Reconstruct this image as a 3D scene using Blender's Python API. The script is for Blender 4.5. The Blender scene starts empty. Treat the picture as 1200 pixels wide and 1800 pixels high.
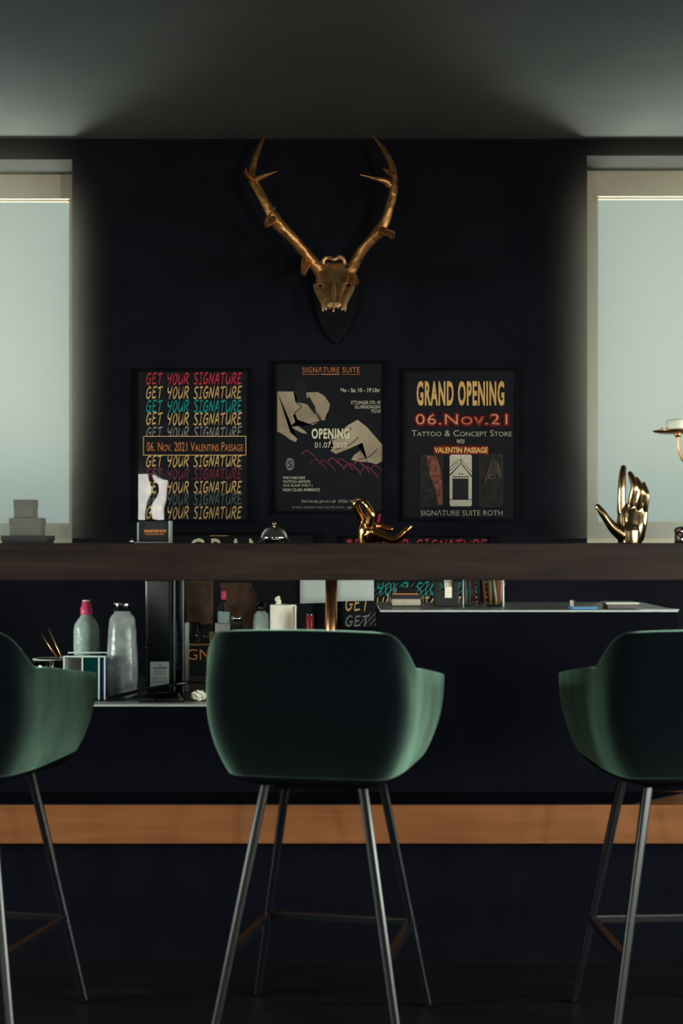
import bpy, bmesh, math, random
from mathutils import Vector, Matrix, Euler
random.seed(7)
sc = bpy.context.scene
COL = sc.collection
PI = math.pi

# ------------------------------------------------------------------ camera
H = 1.13                       # camera height
F = 2500.0                     # focal length in pixels of the 1200x1800 frame
HX, HY = 600.0, 945.0          # vanishing point of the view axis
cam_d = bpy.data.cameras.new('camera')
cam = bpy.data.objects.new('camera', cam_d)
COL.objects.link(cam)
cam.location = (0, 0, H)
cam.rotation_euler = (PI/2, 0, 0)
cam_d.sensor_fit = 'VERTICAL'
cam_d.sensor_height = 36
cam_d.sensor_width = 24
cam_d.lens = 50
cam_d.shift_y = 0.025
cam_d.clip_start = 0.05
cam_d.dof.use_dof = True
cam_d.dof.focus_distance = 5.3
cam_d.dof.aperture_fstop = 4.0
sc.camera = cam

# ------------------------------------------------------------------ view, world
sc.view_settings.view_transform = 'Standard'
sc.view_settings.look = 'None'
sc.view_settings.exposure = 0
sc.view_settings.gamma = 1
sc.view_settings.use_curve_mapping = False
sc.cycles.volume_bounces = 2
sc.cycles.max_bounces = 10
sc.cycles.transparent_max_bounces = 24
sc.cycles.sample_clamp_indirect = 4.0

w = bpy.data.worlds.new('overcast_sky')
sc.world = w
w.use_nodes = True
bg = w.node_tree.nodes['Background']
bg.inputs['Color'].default_value = (0.43, 0.525, 0.44, 1)
bg.inputs['Strength'].default_value = 1.0

# ------------------------------------------------------------------ daylight outside the windows
def area(name, loc, target, sx, sy, power, color):
    d = bpy.data.lights.new(name, 'AREA')
    d.shape = 'RECTANGLE'; d.size = sx; d.size_y = sy
    d.energy = power; d.color = color
    o = bpy.data.objects.new(name, d); COL.objects.link(o)
    o.location = loc
    o.rotation_euler = (Vector(target) - Vector(loc)).to_track_quat('-Z', 'Y').to_euler()
    return o
REAR_Y = -3.3
SIDE_X = 3.2
area('daylight_rear_left',  (-1.99, REAR_Y-0.45, 1.0), (-1.8, 4, 1.0), 0.45, 1.5, 70, (1.0, 0.97, 0.90))
area('daylight_rear_right', (2.65, REAR_Y-0.45, 1.0), (2.2, 4, 1.0), 0.26, 1.5, 110, (1.0, 0.95, 0.86))
area('daylight_side_left',  (-SIDE_X-1.5, 2.3, 1.12), (0, 3.1, 0.8), 2.0, 0.95, 320, (0.86, 1.0, 0.90))
area('daylight_side_right', (SIDE_X+1.5, 2.3, 1.12), (0, 3.1, 0.8), 2.0, 0.95, 320, (0.88, 1.0, 0.90))
area('daylight_far_right', (SIDE_X+1.5, -0.5, 1.12), (-0.6, 3.3, 0.7), 1.5, 0.95, 300, (0.90, 1.0, 0.90))
area('yard_bounce_left',  (-1.40, 6.75, 0.45), (-1.5, 5.0, 2.75), 1.0, 0.8, 152, (0.97, 1.0, 0.90))
area('yard_bounce_right', (1.35, 6.75, 0.45), (1.4, 5.0, 2.75), 1.0, 0.8, 144, (0.97, 1.0, 0.90))

# ------------------------------------------------------------------ materials
def mat(name, col, rough=0.5, metal=0.0, spec=0.5, noise=0.0, nscale=30.0, nstretch=(1, 1, 1), bump=0.0,
        trans=0.0, ior=1.45, coat=0.0, sheen=0.0, sheen_tint=(1, 1, 1), sheen_rough=0.4, col2=None):
    m = bpy.data.materials.new(name)
    m.use_nodes = True
    nt = m.node_tree
    b = nt.nodes['Principled BSDF']
    b.inputs['Base Color'].default_value = (*col, 1)
    b.inputs['Roughness'].default_value = rough
    b.inputs['Metallic'].default_value = metal
    b.inputs['Specular IOR Level'].default_value = spec
    b.inputs['Transmission Weight'].default_value = trans
    b.inputs['IOR'].default_value = ior
    b.inputs['Coat Weight'].default_value = coat
    b.inputs['Sheen Weight'].default_value = sheen
    b.inputs['Sheen Tint'].default_value = (*sheen_tint, 1)
    b.inputs['Sheen Roughness'].default_value = sheen_rough
    if noise or bump:
        tc = nt.nodes.new('ShaderNodeTexCoord')
        mp = nt.nodes.new('ShaderNodeMapping')
        mp.inputs['Scale'].default_value = nstretch
        nz = nt.nodes.new('ShaderNodeTexNoise')
        nz.inputs['Scale'].default_value = nscale
        nz.inputs['Detail'].default_value = 5
        nt.links.new(tc.outputs['Object'], mp.inputs['Vector'])
        nt.links.new(mp.outputs['Vector'], nz.inputs['Vector'])
        if noise:
            rp = nt.nodes.new('ShaderNodeValToRGB')
            lo = col2 or tuple(c*(1-noise) for c in col)
            hi = tuple(min(1, c*(1+noise)) for c in col)
            rp.color_ramp.elements[0].position = 0.3
            rp.color_ramp.elements[1].position = 0.7
            rp.color_ramp.elements[0].color = (*lo, 1)
            rp.color_ramp.elements[1].color = (*hi, 1)
            nt.links.new(nz.outputs['Fac'], rp.inputs['Fac'])
            nt.links.new(rp.outputs['Color'], b.inputs['Base Color'])
        if bump:
            bp = nt.nodes.new('ShaderNodeBump')
            bp.inputs['Strength'].default_value = bump
            bp.inputs['Distance'].default_value = 0.01
            nt.links.new(nz.outputs['Fac'], bp.inputs['Height'])
            nt.links.new(bp.outputs['Normal'], b.inputs['Normal'])
    return m

def pane_mat(name, refl=1.0, tint=(1, 1, 1), rough=0.0, bump=0.0, bscale=4.0):
    """a thin flat pane: clear, with the mirror image that its Fresnel gives"""
    m = bpy.data.materials.new(name); m.use_nodes = True
    nt = m.node_tree; nt.nodes.clear()
    out = nt.nodes.new('ShaderNodeOutputMaterial')
    mx = nt.nodes.new('ShaderNodeMixShader')
    tr = nt.nodes.new('ShaderNodeBsdfTransparent'); tr.inputs['Color'].default_value = (*tint, 1)
    gl = nt.nodes.new('ShaderNodeBsdfGlossy'); gl.inputs['Roughness'].default_value = rough
    fr = nt.nodes.new('ShaderNodeFresnel'); fr.inputs['IOR'].default_value = 1.45
    mul = nt.nodes.new('ShaderNodeMath'); mul.operation = 'MULTIPLY'; mul.inputs[1].default_value = refl
    nt.links.new(fr.outputs['Fac'], mul.inputs[0])
    nt.links.new(mul.outputs[0], mx.inputs['Fac'])
    nt.links.new(tr.outputs[0], mx.inputs[1]); nt.links.new(gl.outputs[0], mx.inputs[2])
    nt.links.new(mx.outputs[0], out.inputs['Surface'])
    if bump:
        tc = nt.nodes.new('ShaderNodeTexCoord')
        nz = nt.nodes.new('ShaderNodeTexNoise'); nz.inputs['Scale'].default_value = bscale; nz.inputs['Detail'].default_value = 1
        bp = nt.nodes.new('ShaderNodeBump'); bp.inputs['Strength'].default_value = bump; bp.inputs['Distance'].default_value = 0.02
        nt.links.new(tc.outputs['Object'], nz.inputs['Vector'])
        nt.links.new(nz.outputs['Fac'], bp.inputs['Height'])
        nt.links.new(bp.outputs['Normal'], gl.inputs['Normal'])
    return m

def wood_mat(name, c1, c2, rough=0.45, spec=0.35):
    m = bpy.data.materials.new(name); m.use_nodes = True
    nt = m.node_tree; b = nt.nodes['Principled BSDF']
    tc = nt.nodes.new('ShaderNodeTexCoord'); mp = nt.nodes.new('ShaderNodeMapping')
    mp.inputs['Scale'].default_value = (0.7, 9, 9)
    nz = nt.nodes.new('ShaderNodeTexNoise'); nz.inputs['Scale'].default_value = 3.5; nz.inputs['Detail'].default_value = 8
    nz.inputs['Distortion'].default_value = 0.8
    rp = nt.nodes.new('ShaderNodeValToRGB')
    rp.color_ramp.elements[0].position = 0.32; rp.color_ramp.elements[1].position = 0.68
    rp.color_ramp.elements[0].color = (*c1, 1); rp.color_ramp.elements[1].color = (*c2, 1)
    nt.links.new(tc.outputs['Object'], mp.inputs['Vector']); nt.links.new(mp.outputs[0], nz.inputs['Vector'])
    nt.links.new(nz.outputs['Fac'], rp.inputs['Fac']); nt.links.new(rp.outputs[0], b.inputs['Base Color'])
    b.inputs['Roughness'].default_value = rough; b.inputs['Specular IOR Level'].default_value = spec
    bp = nt.nodes.new('ShaderNodeBump'); bp.inputs['Strength'].default_value = 0.15; bp.inputs['Distance'].default_value = 0.004
    nt.links.new(nz.outputs['Fac'], bp.inputs['Height']); nt.links.new(bp.outputs[0], b.inputs['Normal'])
    return m

def flat(name, c, rough=0.6):
    return mat(name, c, rough=rough, spec=0.15, noise=0.08, nscale=60)

M = {}
M['wall'] = mat('dark_navy_wall_paint', (0.011, 0.011, 0.016), rough=0.85, spec=0.05, noise=0.15, nscale=6, bump=0.02)
M['ceiling'] = mat('grey_ceiling_paint', (0.118, 0.125, 0.118), rough=0.9, spec=0.1, noise=0.05, nscale=5, bump=0.03)
M['side_wall'] = mat('dark_side_wall_paint', (0.03, 0.03, 0.035), rough=0.9, spec=0.1, noise=0.1, nscale=5)
M['floor'] = wood_mat('dark_floor_boards', (0.004, 0.0036, 0.0038), (0.009, 0.007, 0.006), rough=0.42, spec=0.2)
M['frame'] = mat('cream_window_frame', (0.90, 0.78, 0.57), rough=0.55, noise=0.04, nscale=20)
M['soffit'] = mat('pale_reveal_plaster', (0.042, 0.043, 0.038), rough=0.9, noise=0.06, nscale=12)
M['window_glass'] = pane_mat('window_glass', 0.12)
M['bar_wood'] = wood_mat('stained_bar_wood', (0.0115, 0.0058, 0.0046), (0.028, 0.0142, 0.0112), spec=0.12)
M['beam_wood'] = wood_mat('oak_beam_wood', (0.145, 0.050, 0.017), (0.195, 0.070, 0.025), rough=0.5, spec=0.1)
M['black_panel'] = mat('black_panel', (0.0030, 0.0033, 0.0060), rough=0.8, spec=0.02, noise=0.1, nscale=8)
M['black_top'] = mat('pale_laminate_top', (0.42, 0.43, 0.40), rough=0.35, spec=0.5, noise=0.1, nscale=40)
M['black_frame'] = mat('black_picture_frame', (0.002, 0.002, 0.003), rough=0.4, spec=0.08, noise=0.1, nscale=30)
M['poster_black'] = mat('black_printed_paper', (0.019, 0.019, 0.023), rough=0.8, spec=0.1, noise=0.12, nscale=9)
M['poster_glass'] = pane_mat('poster_acrylic', 0.33, bump=0.06, bscale=5)
M['copper'] = mat('copper', (0.75, 0.36, 0.17), rough=0.28, metal=1.0, noise=0.1, nscale=30)
M['gold'] = mat('polished_gold', (0.70, 0.33, 0.11), rough=0.14, metal=1.0, noise=0.06, nscale=20)
M['gold_light'] = mat('polished_pale_gold', (0.46, 0.30, 0.155), rough=0.2, metal=1.0, noise=0.08, nscale=25, bump=0.05)
M['bone_gold'] = mat('painted_gold_bone', (0.86, 0.46, 0.21), rough=0.33, metal=0.72, noise=0.35, nscale=18, nstretch=(1, 1, 1), bump=0.25)
M['antler_gold'] = mat('painted_gold_antler', (0.62, 0.29, 0.10), rough=0.36, metal=0.85, noise=0.4, nscale=45, bump=0.4)
M['hollow'] = mat('dark_skull_hollow', (0.02, 0.012, 0.008), rough=0.8)
M['chrome'] = mat('chrome', (0.78, 0.78, 0.76), rough=0.08, metal=1.0, noise=0.03, nscale=10)
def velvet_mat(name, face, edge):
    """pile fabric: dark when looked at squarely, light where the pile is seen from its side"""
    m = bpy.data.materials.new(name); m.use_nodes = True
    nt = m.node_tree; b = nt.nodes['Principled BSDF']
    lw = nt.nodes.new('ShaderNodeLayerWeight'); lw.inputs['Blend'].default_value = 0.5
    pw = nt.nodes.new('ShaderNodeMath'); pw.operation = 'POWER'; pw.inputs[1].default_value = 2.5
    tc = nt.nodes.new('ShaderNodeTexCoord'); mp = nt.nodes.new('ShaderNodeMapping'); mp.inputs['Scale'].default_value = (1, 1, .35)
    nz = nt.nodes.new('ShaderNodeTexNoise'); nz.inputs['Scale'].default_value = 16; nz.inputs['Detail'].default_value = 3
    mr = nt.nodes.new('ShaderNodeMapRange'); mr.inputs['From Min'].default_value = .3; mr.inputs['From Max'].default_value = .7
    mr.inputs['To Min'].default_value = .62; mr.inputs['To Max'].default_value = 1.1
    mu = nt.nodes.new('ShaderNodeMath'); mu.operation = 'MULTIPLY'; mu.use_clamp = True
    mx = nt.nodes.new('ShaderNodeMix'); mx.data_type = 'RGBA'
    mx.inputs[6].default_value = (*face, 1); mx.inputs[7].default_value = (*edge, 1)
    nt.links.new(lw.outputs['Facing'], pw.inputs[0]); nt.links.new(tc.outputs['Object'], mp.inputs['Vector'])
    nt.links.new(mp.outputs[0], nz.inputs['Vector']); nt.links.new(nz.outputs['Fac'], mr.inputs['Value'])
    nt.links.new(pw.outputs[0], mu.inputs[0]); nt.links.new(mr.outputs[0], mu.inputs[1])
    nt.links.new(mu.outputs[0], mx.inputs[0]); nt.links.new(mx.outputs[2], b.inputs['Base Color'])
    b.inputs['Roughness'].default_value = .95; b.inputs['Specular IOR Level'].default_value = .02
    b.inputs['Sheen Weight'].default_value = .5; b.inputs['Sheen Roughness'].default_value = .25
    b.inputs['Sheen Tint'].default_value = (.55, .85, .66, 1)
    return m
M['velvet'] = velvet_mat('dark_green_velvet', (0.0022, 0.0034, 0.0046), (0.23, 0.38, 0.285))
M['leg'] = mat('black_painted_steel', (0.003, 0.003, 0.004), rough=0.28, spec=0.40, noise=0.1, nscale=20)
M['pan'] = mat('black_seat_pan', (0.002, 0.002, 0.003), rough=0.8, spec=0.03)
M['glass'] = mat('clear_glass', (0.95, 1.0, 0.97), rough=0.03, trans=1.0, ior=1.45)
M['frosty'] = mat('misted_glass', (0.80, 0.90, 0.85), rough=0.2, trans=0.8, ior=1.3, noise=0.4, nscale=22, bump=0.45)
M['acrylic'] = pane_mat('clear_acrylic', 1.6, tint=(0.93, 0.97, 0.96), rough=0.05)
M['pet'] = mat('clear_plastic_bottle', (0.80, 0.92, 0.88), rough=0.1, trans=0.62, ior=1.33, bump=0.8, nscale=26)
M['pink'] = mat('pink_plastic', (0.72, 0.06, 0.16), rough=0.4)
M['white'] = mat('white_paper', (0.82, 0.84, 0.80), rough=0.8, noise=0.03, nscale=20)
M['tissue'] = mat('white_tissue', (0.85, 0.77, 0.64), rough=0.95, noise=0.05, nscale=60, bump=0.4)
M['black_plastic'] = mat('black_plastic', (0.003, 0.003, 0.004), rough=0.16, spec=0.35)
M['black_matte'] = mat('black_matte', (0.008, 0.008, 0.009), rough=0.7)
M['label_grey'] = mat('grey_sticker', (0.16, 0.16, 0.15), rough=0.7, noise=0.1, nscale=40)
M['teal'] = flat('teal_plastic', (0.0, 0.20, 0.19))
M['blue'] = flat('blue_plastic', (0.03, 0.06, 0.28))
M['grey_card'] = flat('grey_card', (0.30, 0.27, 0.25))
M['kraft'] = mat('kraft_card', (0.42, 0.27, 0.15), rough=0.85, noise=0.1, nscale=60)
M['red_can'] = mat('red_can', (0.42, 0.02, 0.015), rough=0.3, spec=0.5, noise=0.15, nscale=20)
M['grey_box'] = mat('grey_boxboard', (0.10, 0.095, 0.078), rough=0.8, noise=0.08, nscale=30)
M['dark_box'] = mat('dark_boxboard', (0.034, 0.028, 0.030), rough=0.7, noise=0.1, nscale=30)
M['wax'] = mat('ivory_wax', (0.9, 0.86, 0.68), rough=0.5)
M['orange_ink'] = flat('orange_ink', (0.85, 0.28, 0.08))
M['gold_ink'] = flat('gold_ink', (0.98, 0.56, 0.18))
M['cream_ink'] = flat('cream_ink', (0.98, 0.85, 0.62))
M['pale_ink'] = flat('pale_ink', (0.98, 0.82, 0.64))
M['dim_ink'] = flat('dim_grey_ink', (0.34, 0.33, 0.31))
M['mid_ink'] = flat('mid_cream_ink', (0.62, 0.52, 0.4))
M['red_ink'] = flat('red_ink', (0.8, 0.05, 0.08))
M['teal_ink'] = flat('teal_ink', (0.015, 0.42, 0.38))
M['plum_ink'] = flat('plum_ink', (0.26, 0.045, 0.075))
M['sage_ink'] = flat('sage_ink', (0.16, 0.19, 0.155))
M['yellow_ink'] = flat('ochre_ink', (0.98, 0.58, 0.22))
M['peach_ink'] = flat('peach_ink', (0.99, 0.52, 0.3))
M['glow_ink'] = flat('dark_red_print', (0.13, 0.008, 0.004))
M['skin_print'] = mat('printed_skin', (0.5, 0.37, 0.25), rough=0.8, noise=0.35, nscale=7)
M['shade_print'] = flat('printed_dark_brown', (0.05, 0.03, 0.022))
M['arm_print'] = mat('printed_tattooed_arm', (0.26, 0.075, 0.05), rough=0.8, noise=0.7, nscale=55)
M['house_print'] = flat('printed_cream', (0.72, 0.62, 0.48))
M['dark_print'] = mat('printed_dark_panel', (0.022, 0.019, 0.017), rough=0.8, noise=0.6, nscale=40)
M['brown_print'] = mat('printed_brown_artwork', (0.10, 0.045, 0.025), rough=0.8, noise=0.8, nscale=12)

# ------------------------------------------------------------------ helpers
def P(px, py, d):
    """point of the room that the photograph shows at (px, py), d metres in front of the camera"""
    return Vector(((px-HX)/F*d, d, H-(py-HY)/F*d))
def tag(o, label, cat, group=None, kind=None):
    o['label'] = label; o['category'] = cat
    if group: o['group'] = group
    if kind: o['kind'] = kind
    return o
def finish(bm, name, m, parent=None, smooth=False, off=None):
    bmesh.ops.recalc_face_normals(bm, faces=bm.faces[:])
    if off is not None:
        for v in bm.verts: v.co -= off
    me = bpy.data.meshes.new(name)
    bm.to_mesh(me); bm.free()
    if m is not None: me.materials.append(m)
    if smooth:
        for p in me.polygons: p.use_smooth = True
    o = bpy.data.objects.new(name, me); COL.objects.link(o)
    if parent is not None: o.parent = parent
    return o

class Thing:
    """a thing with parts: an Empty at its base; parts are given in room coordinates"""
    def __init__(self, name, loc, label, cat, group=None):
        self.loc = Vector(loc)
        self.e = bpy.data.objects.new(name, None); COL.objects.link(self.e)
        self.e.location = self.loc
        self.e.empty_display_size = 0.05
        tag(self.e, label, cat, group)
    def part(self, name, bm, m, smooth=False, under=None, label=None):
        o = finish(bm, name, m, under or self.e, smooth, self.loc)
        if label: o['label'] = label
        return o

def single(name, bm, m, label, cat, group=None, smooth=False, loc=None):
    """a thing that is one mesh, its origin at loc (default: centre of its base)"""
    if loc is None:
        xs = [v.co for v in bm.verts]
        loc = Vector(((min(c.x for c in xs)+max(c.x for c in xs))/2, (min(c.y for c in xs)+max(c.y for c in xs))/2, min(c.z for c in xs)))
    o = finish(bm, name, m, None, smooth, Vector(loc)); o.location = loc
    return tag(o, label, cat, group)

def box(bm, x0, x1, y0, y1, z0, z1, bev=0.0, seg=2):
    r = bmesh.ops.create_cube(bm, size=1)
    vs = r['verts']
    for v in vs:
        v.co = Vector((x0+(v.co.x+.5)*(x1-x0), y0+(v.co.y+.5)*(y1-y0), z0+(v.co.z+.5)*(z1-z0)))
    if bev:
        es = list({e for v in vs for e in v.link_edges})
        bmesh.ops.bevel(bm, geom=es, offset=bev, segments=seg, affect='EDGES', profile=0.7)
    return bm
def boxm(*a, **k): return box(bmesh.new(), *a, **k)

def rotbox(bm, c, sx, sy, sz, rz=0, ry=0, rx=0, bev=0.0):
    n0 = len(bm.verts)
    bm.verts.ensure_lookup_table()
    b2 = bmesh.new(); box(b2, -sx/2, sx/2, -sy/2, sy/2, -sz/2, sz/2, bev)
    mt = Matrix.Translation(c) @ Euler((rx, ry, rz)).to_matrix().to_4x4()
    b2.transform(mt)
    merge(bm, b2)
    return bm
def merge(bm, b2):
    me = bpy.data.meshes.new('tmp'); b2.to_mesh(me); b2.free()
    bm.from_mesh(me); bpy.data.meshes.remove(me)
    return bm

def lathe(prof, c=(0, 0, 0), seg=40, bm=None):
    bm = bm or bmesh.new()
    c = Vector(c); rings = []
    for r, z in prof:
        if r < 1e-5: rings.append([bm.verts.new(c+Vector((0, 0, z)))])
        else: rings.append([bm.verts.new(c+Vector((r*math.cos(2*PI*k/seg), r*math.sin(2*PI*k/seg), z))) for k in range(seg)])
    for a, b in zip(rings, rings[1:]):
        for k in range(seg):
            j = (k+1) % seg
            if len(a) == 1 and len(b) == 1: continue
            if len(a) == 1: bm.faces.new((a[0], b[k], b[j]))
            elif len(b) == 1: bm.faces.new((a[k], a[j], b[0]))
            else: bm.faces.new((a[k], a[j], b[j], b[k]))
    return bm

def catmull(pts, n=8, closed=False):
    out = []; N = len(pts)
    rng = range(N if closed else N-1)
    for i in rng:
        if closed: p = [pts[(i+k-1) % N] for k in range(4)]
        else: p = [pts[max(0, i-1)], pts[i], pts[i+1], pts[min(N-1, i+2)]]
        for k in range(n):
            t = k/n
            out.append(tuple(0.5*((2*b)+(-a+c)*t+(2*a-5*b+4*c-d)*t*t+(-a+3*b-3*c+d)*t**3) for a, b, c, d in zip(*p)))
    if not closed: out.append(tuple(pts[-1]))
    return out

def sweep(path, radii, seg=12, bm=None, cap=True, wob=0.0):
    """a round tube along path with a radius per point"""
    bm = bm or bmesh.new()
    pts = [Vector(p) for p in path]; rings = []
    up = Vector((0.13, 0.97, 0.2)).normalized()
    for i, p in enumerate(pts):
        t = (pts[min(i+1, len(pts)-1)]-pts[max(i-1, 0)])
        if t.length < 1e-9: t = Vector((0, 0, 1))
        t.normalize()
        s = t.cross(up)
        if s.length < 1e-3: s = t.cross(Vector((1, 0, 0)))
        s.normalize(); u = s.cross(t).normalized(); up = u
        r = radii[i] if not isinstance(radii, (int, float)) else radii
        ring = []
        for k in range(seg):
            a = 2*PI*k/seg
            rr = r*(1+wob*math.sin(a*3+i*0.3))
            ring.append(bm.verts.new(p+(s*math.cos(a)+u*math.sin(a))*rr))
        rings.append(ring)
    for a, b in zip(rings, rings[1:]):
        for k in range(seg):
            j = (k+1) % seg
            bm.faces.new((a[k], a[j], b[j], b[k]))
    if cap:
        bm.faces.new(rings[0][::-1]); bm.faces.new(rings[-1])
    return bm

def tube_pts(pts, radii, n=8, **k):
    """smooth tube through control points"""
    q = catmull([tuple(p)+(r,) for p, r in zip(pts, radii)], n)
    return sweep([c[:3] for c in q], [max(1e-4, c[3]) for c in q], **k)

def evaluated(bm, mods):
    """bm through a list of modifier settings, as a new bmesh"""
    me = bpy.data.meshes.new('tmp'); bm.to_mesh(me); bm.free()
    o = bpy.data.objects.new('tmp', me); COL.objects.link(o)
    for typ, kw in mods:
        m = o.modifiers.new(typ, typ)
        for k, v in kw.items(): setattr(m, k, v)
    dg = bpy.context.evaluated_depsgraph_get()
    me2 = bpy.data.meshes.new_from_object(o.evaluated_get(dg))
    b2 = bmesh.new(); b2.from_mesh(me2)
    bpy.data.objects.remove(o); bpy.data.meshes.remove(me); bpy.data.meshes.remove(me2)
    return b2

def melt(chains, voxel, smooth=6):
    """one continuous surface around chains of ((x,y,z), r)"""
    bm = bmesh.new()
    for ch in chains:
        q = catmull([tuple(p)+(r,) for p, r in ch], 6) if len(ch) > 2 else [tuple(p)+(r,) for p, r in ch]
        sweep([c[:3] for c in q], [max(1e-4, c[3]) for c in q], seg=14, bm=bm)
        for p, r in (ch[0], ch[-1]):
            bmesh.ops.create_icosphere(bm, subdivisions=2, radius=r, matrix=Matrix.Translation(p))
    return evaluated(bm, [('REMESH', dict(mode='VOXEL', voxel_size=voxel)), ('SMOOTH', dict(factor=0.5, iterations=smooth))])

def cut_flat(bm, z):
    r = bmesh.ops.bisect_plane(bm, geom=bm.verts[:]+bm.edges[:]+bm.faces[:], plane_co=(0, 0, z), plane_no=(0, 0, 1), clear_inner=True)
    bmesh.ops.holes_fill(bm, edges=[e for e in r['geom_cut'] if isinstance(e, bmesh.types.BMEdge)])
    return bm

def text_mesh(body, x0, y0, x1, y1, d, bold=0.0, spacing=1.0, caps=False, shear=0.0, depth=0.0):
    """lettering filling the box (x0,y0)-(x1,y1) of the photograph at distance d"""
    cu = bpy.data.curves.new('tmp', 'FONT'); cu.body = body; cu.size = 1.0; cu.offset = bold
    cu.space_character = spacing; cu.shear = shear; cu.resolution_u = 3
    if caps:
        cu.small_caps_scale = 0.74
        for f in cu.body_format: f.use_small_caps = True
    o = bpy.data.objects.new('tmp', cu); COL.objects.link(o)
    dg = bpy.context.evaluated_depsgraph_get(); dg.update()
    me = bpy.data.meshes.new_from_object(o.evaluated_get(dg))
    bpy.data.objects.remove(o); bpy.data.curves.remove(cu)
    bm = bmesh.new(); bm.from_mesh(me); bpy.data.meshes.remove(me)
    xs = [v.co.x for v in bm.verts]; ys = [v.co.y for v in bm.verts]
    ax, bx_, ay, by = min(xs), max(xs), min(ys), max(ys)
    A = P(x0, y1, d); B = P(x1, y0, d)
    for v in bm.verts:
        u = (v.co.x-ax)/(bx_-ax); t = (v.co.y-ay)/(by-ay)
        v.co = Vector((A.x+u*(B.x-A.x), d, A.z+t*(B.z-A.z)))
    return bm

GL = {
 'G': (.95, [[(.88,.86),(.55,1),(.15,.65),(.12,.25),(.42,.0),(.82,.2),(.86,.47)], [(.5,.46),(1.0,.5)]]),
 'E': (.85, [[(.2,.98),(.1,.02)], [(.1,.97),(.9,1.02)], [(.14,.52),(.72,.56)], [(.08,.02),(.92,.1)]]),
 'T': (.85, [[(-.05,.9),(1.0,1.02)], [(.52,.95),(.4,-.08)]]),
 'Y': (.9, [[(.1,1),(.14,.62),(.45,.5),(.82,.62)], [(.92,1.02),(.74,.4),(.45,-.1)]]),
 'O': (.85, [[(.5,1),(.12,.6),(.2,.12),(.5,.0),(.85,.4),(.75,.85),(.45,1.0)]]),
 'U': (.9, [[(.1,1),(.1,.35),(.36,.0),(.75,.3),(.9,1)], [(.9,1),(.86,.02)]]),
 'R': (.9, [[(.2,1),(.08,-.04)], [(.1,.97),(.6,1),(.85,.8),(.6,.56),(.16,.48)], [(.34,.5),(1.0,-.06)]]),
 'S': (.85, [[(.92,.92),(.5,1),(.14,.76),(.5,.5),(.82,.25),(.5,.0),(.0,.1)]]),
 'I': (.6, [[(.55,1),(.42,0)], [(.1,.98),(.95,1)], [(.0,.0),(.9,.04)]]),
 'N': (.9, [[(.06,-.04),(.2,1)], [(.2,1),(.76,.0)], [(.76,.0),(.94,1.06)]]),
 'A': (.85, [[(.0,-.05),(.5,1.02),(.9,-.02)], [(.16,.36),(.84,.4)]]),
 ' ': (.6, []),
}
def ribbon(bm, pts, wd, put):
    """a brush stroke in the plane: full in the middle, thin at its ends"""
    n = len(pts); L = []; R = []
    for i, p in enumerate(pts):
        a = pts[max(0, i-1)]; b = pts[min(n-1, i+1)]
        t = Vector((b[0]-a[0], b[1]-a[1]))
        if t.length < 1e-9: t = Vector((1, 0))
        t.normalize(); q = i/(n-1)
        ww = wd*(0.45+0.55*min(1, 5*q+.15)*min(1, 4*(1-q)+.1))
        L.append(bm.verts.new(put(p[0]-t.y*ww, p[1]+t.x*ww))); R.append(bm.verts.new(put(p[0]+t.y*ww, p[1]-t.x*ww)))
    for i in range(n-1): bm.faces.new((L[i], L[i+1], R[i+1], R[i]))
def brush_text(s, x0, y0, x1, y1, d, wd=0.085):
    bm = bmesh.new(); hgt = y1-y0
    tot = sum(GL[c][0] for c in s)+0.16*(len(s)-1)
    k = (x1-x0)/tot; cx = 0.0
    for c in s:
        gw, strokes = GL[c]
        for st in strokes:
            pts = catmull(st, 5) if len(st) > 2 else [tuple(a+(b-a)*t/6 for a, b in zip(st[0], st[1])) for t in range(7)]
            jy = random.uniform(-.03, .03)
            def put(u, v, cx=cx, gw=gw, jy=jy):
                return P(x0+k*(cx+u*gw)+0.10*hgt*(v-.5), y1-(v+jy)*hgt, d)
            ribbon(bm, pts, wd, put)
        cx += gw+0.16
    return bm
def poly(pts, d, bm=None):
    bm = bm or bmesh.new()
    f = bm.faces.new([bm.verts.new(P(x, y, d)) for x, y in pts])
    bmesh.ops.triangulate(bm, faces=[f])
    return bm
def rrect(x0, y0, x1, y1, r, n=5):
    out = []
    for cx, cy, a0 in ((x1-r, y0+r, -90), (x1-r, y1-r, 0), (x0+r, y1-r, 90), (x0+r, y0+r, 180)):
        for k in range(n+1):
            a = math.radians(a0+90*k/n); out.append((cx+r*math.cos(a), cy+r*math.sin(a)))
    return out
def line(bm, pts, wpx, d):
    def put(x, y): return P(x, y, d)
    n = len(pts); L = []; R = []
    for i, p in enumerate(pts):
        a = pts[max(0, i-1)]; b = pts[min(n-1, i+1)]
        t = Vector((b[0]-a[0], b[1]-a[1])).normalized()
        L.append(bm.verts.new(put(p[0]-t.y*wpx/2, p[1]+t.x*wpx/2))); R.append(bm.verts.new(put(p[0]+t.y*wpx/2, p[1]-t.x*wpx/2)))
    for i in range(n-1): bm.faces.new((L[i], L[i+1], R[i+1], R[i]))
    return bm
def border(x0, y0, x1, y1, wpx, d, bm=None):
    bm = bm or bmesh.new()
    for a, b in (((x0, y0), (x1, y0)), ((x0, y1), (x1, y1)), ((x0, y0), (x0, y1)), ((x1, y0), (x1, y1))): line(bm, [a, b], wpx, d)
    return bm

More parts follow.
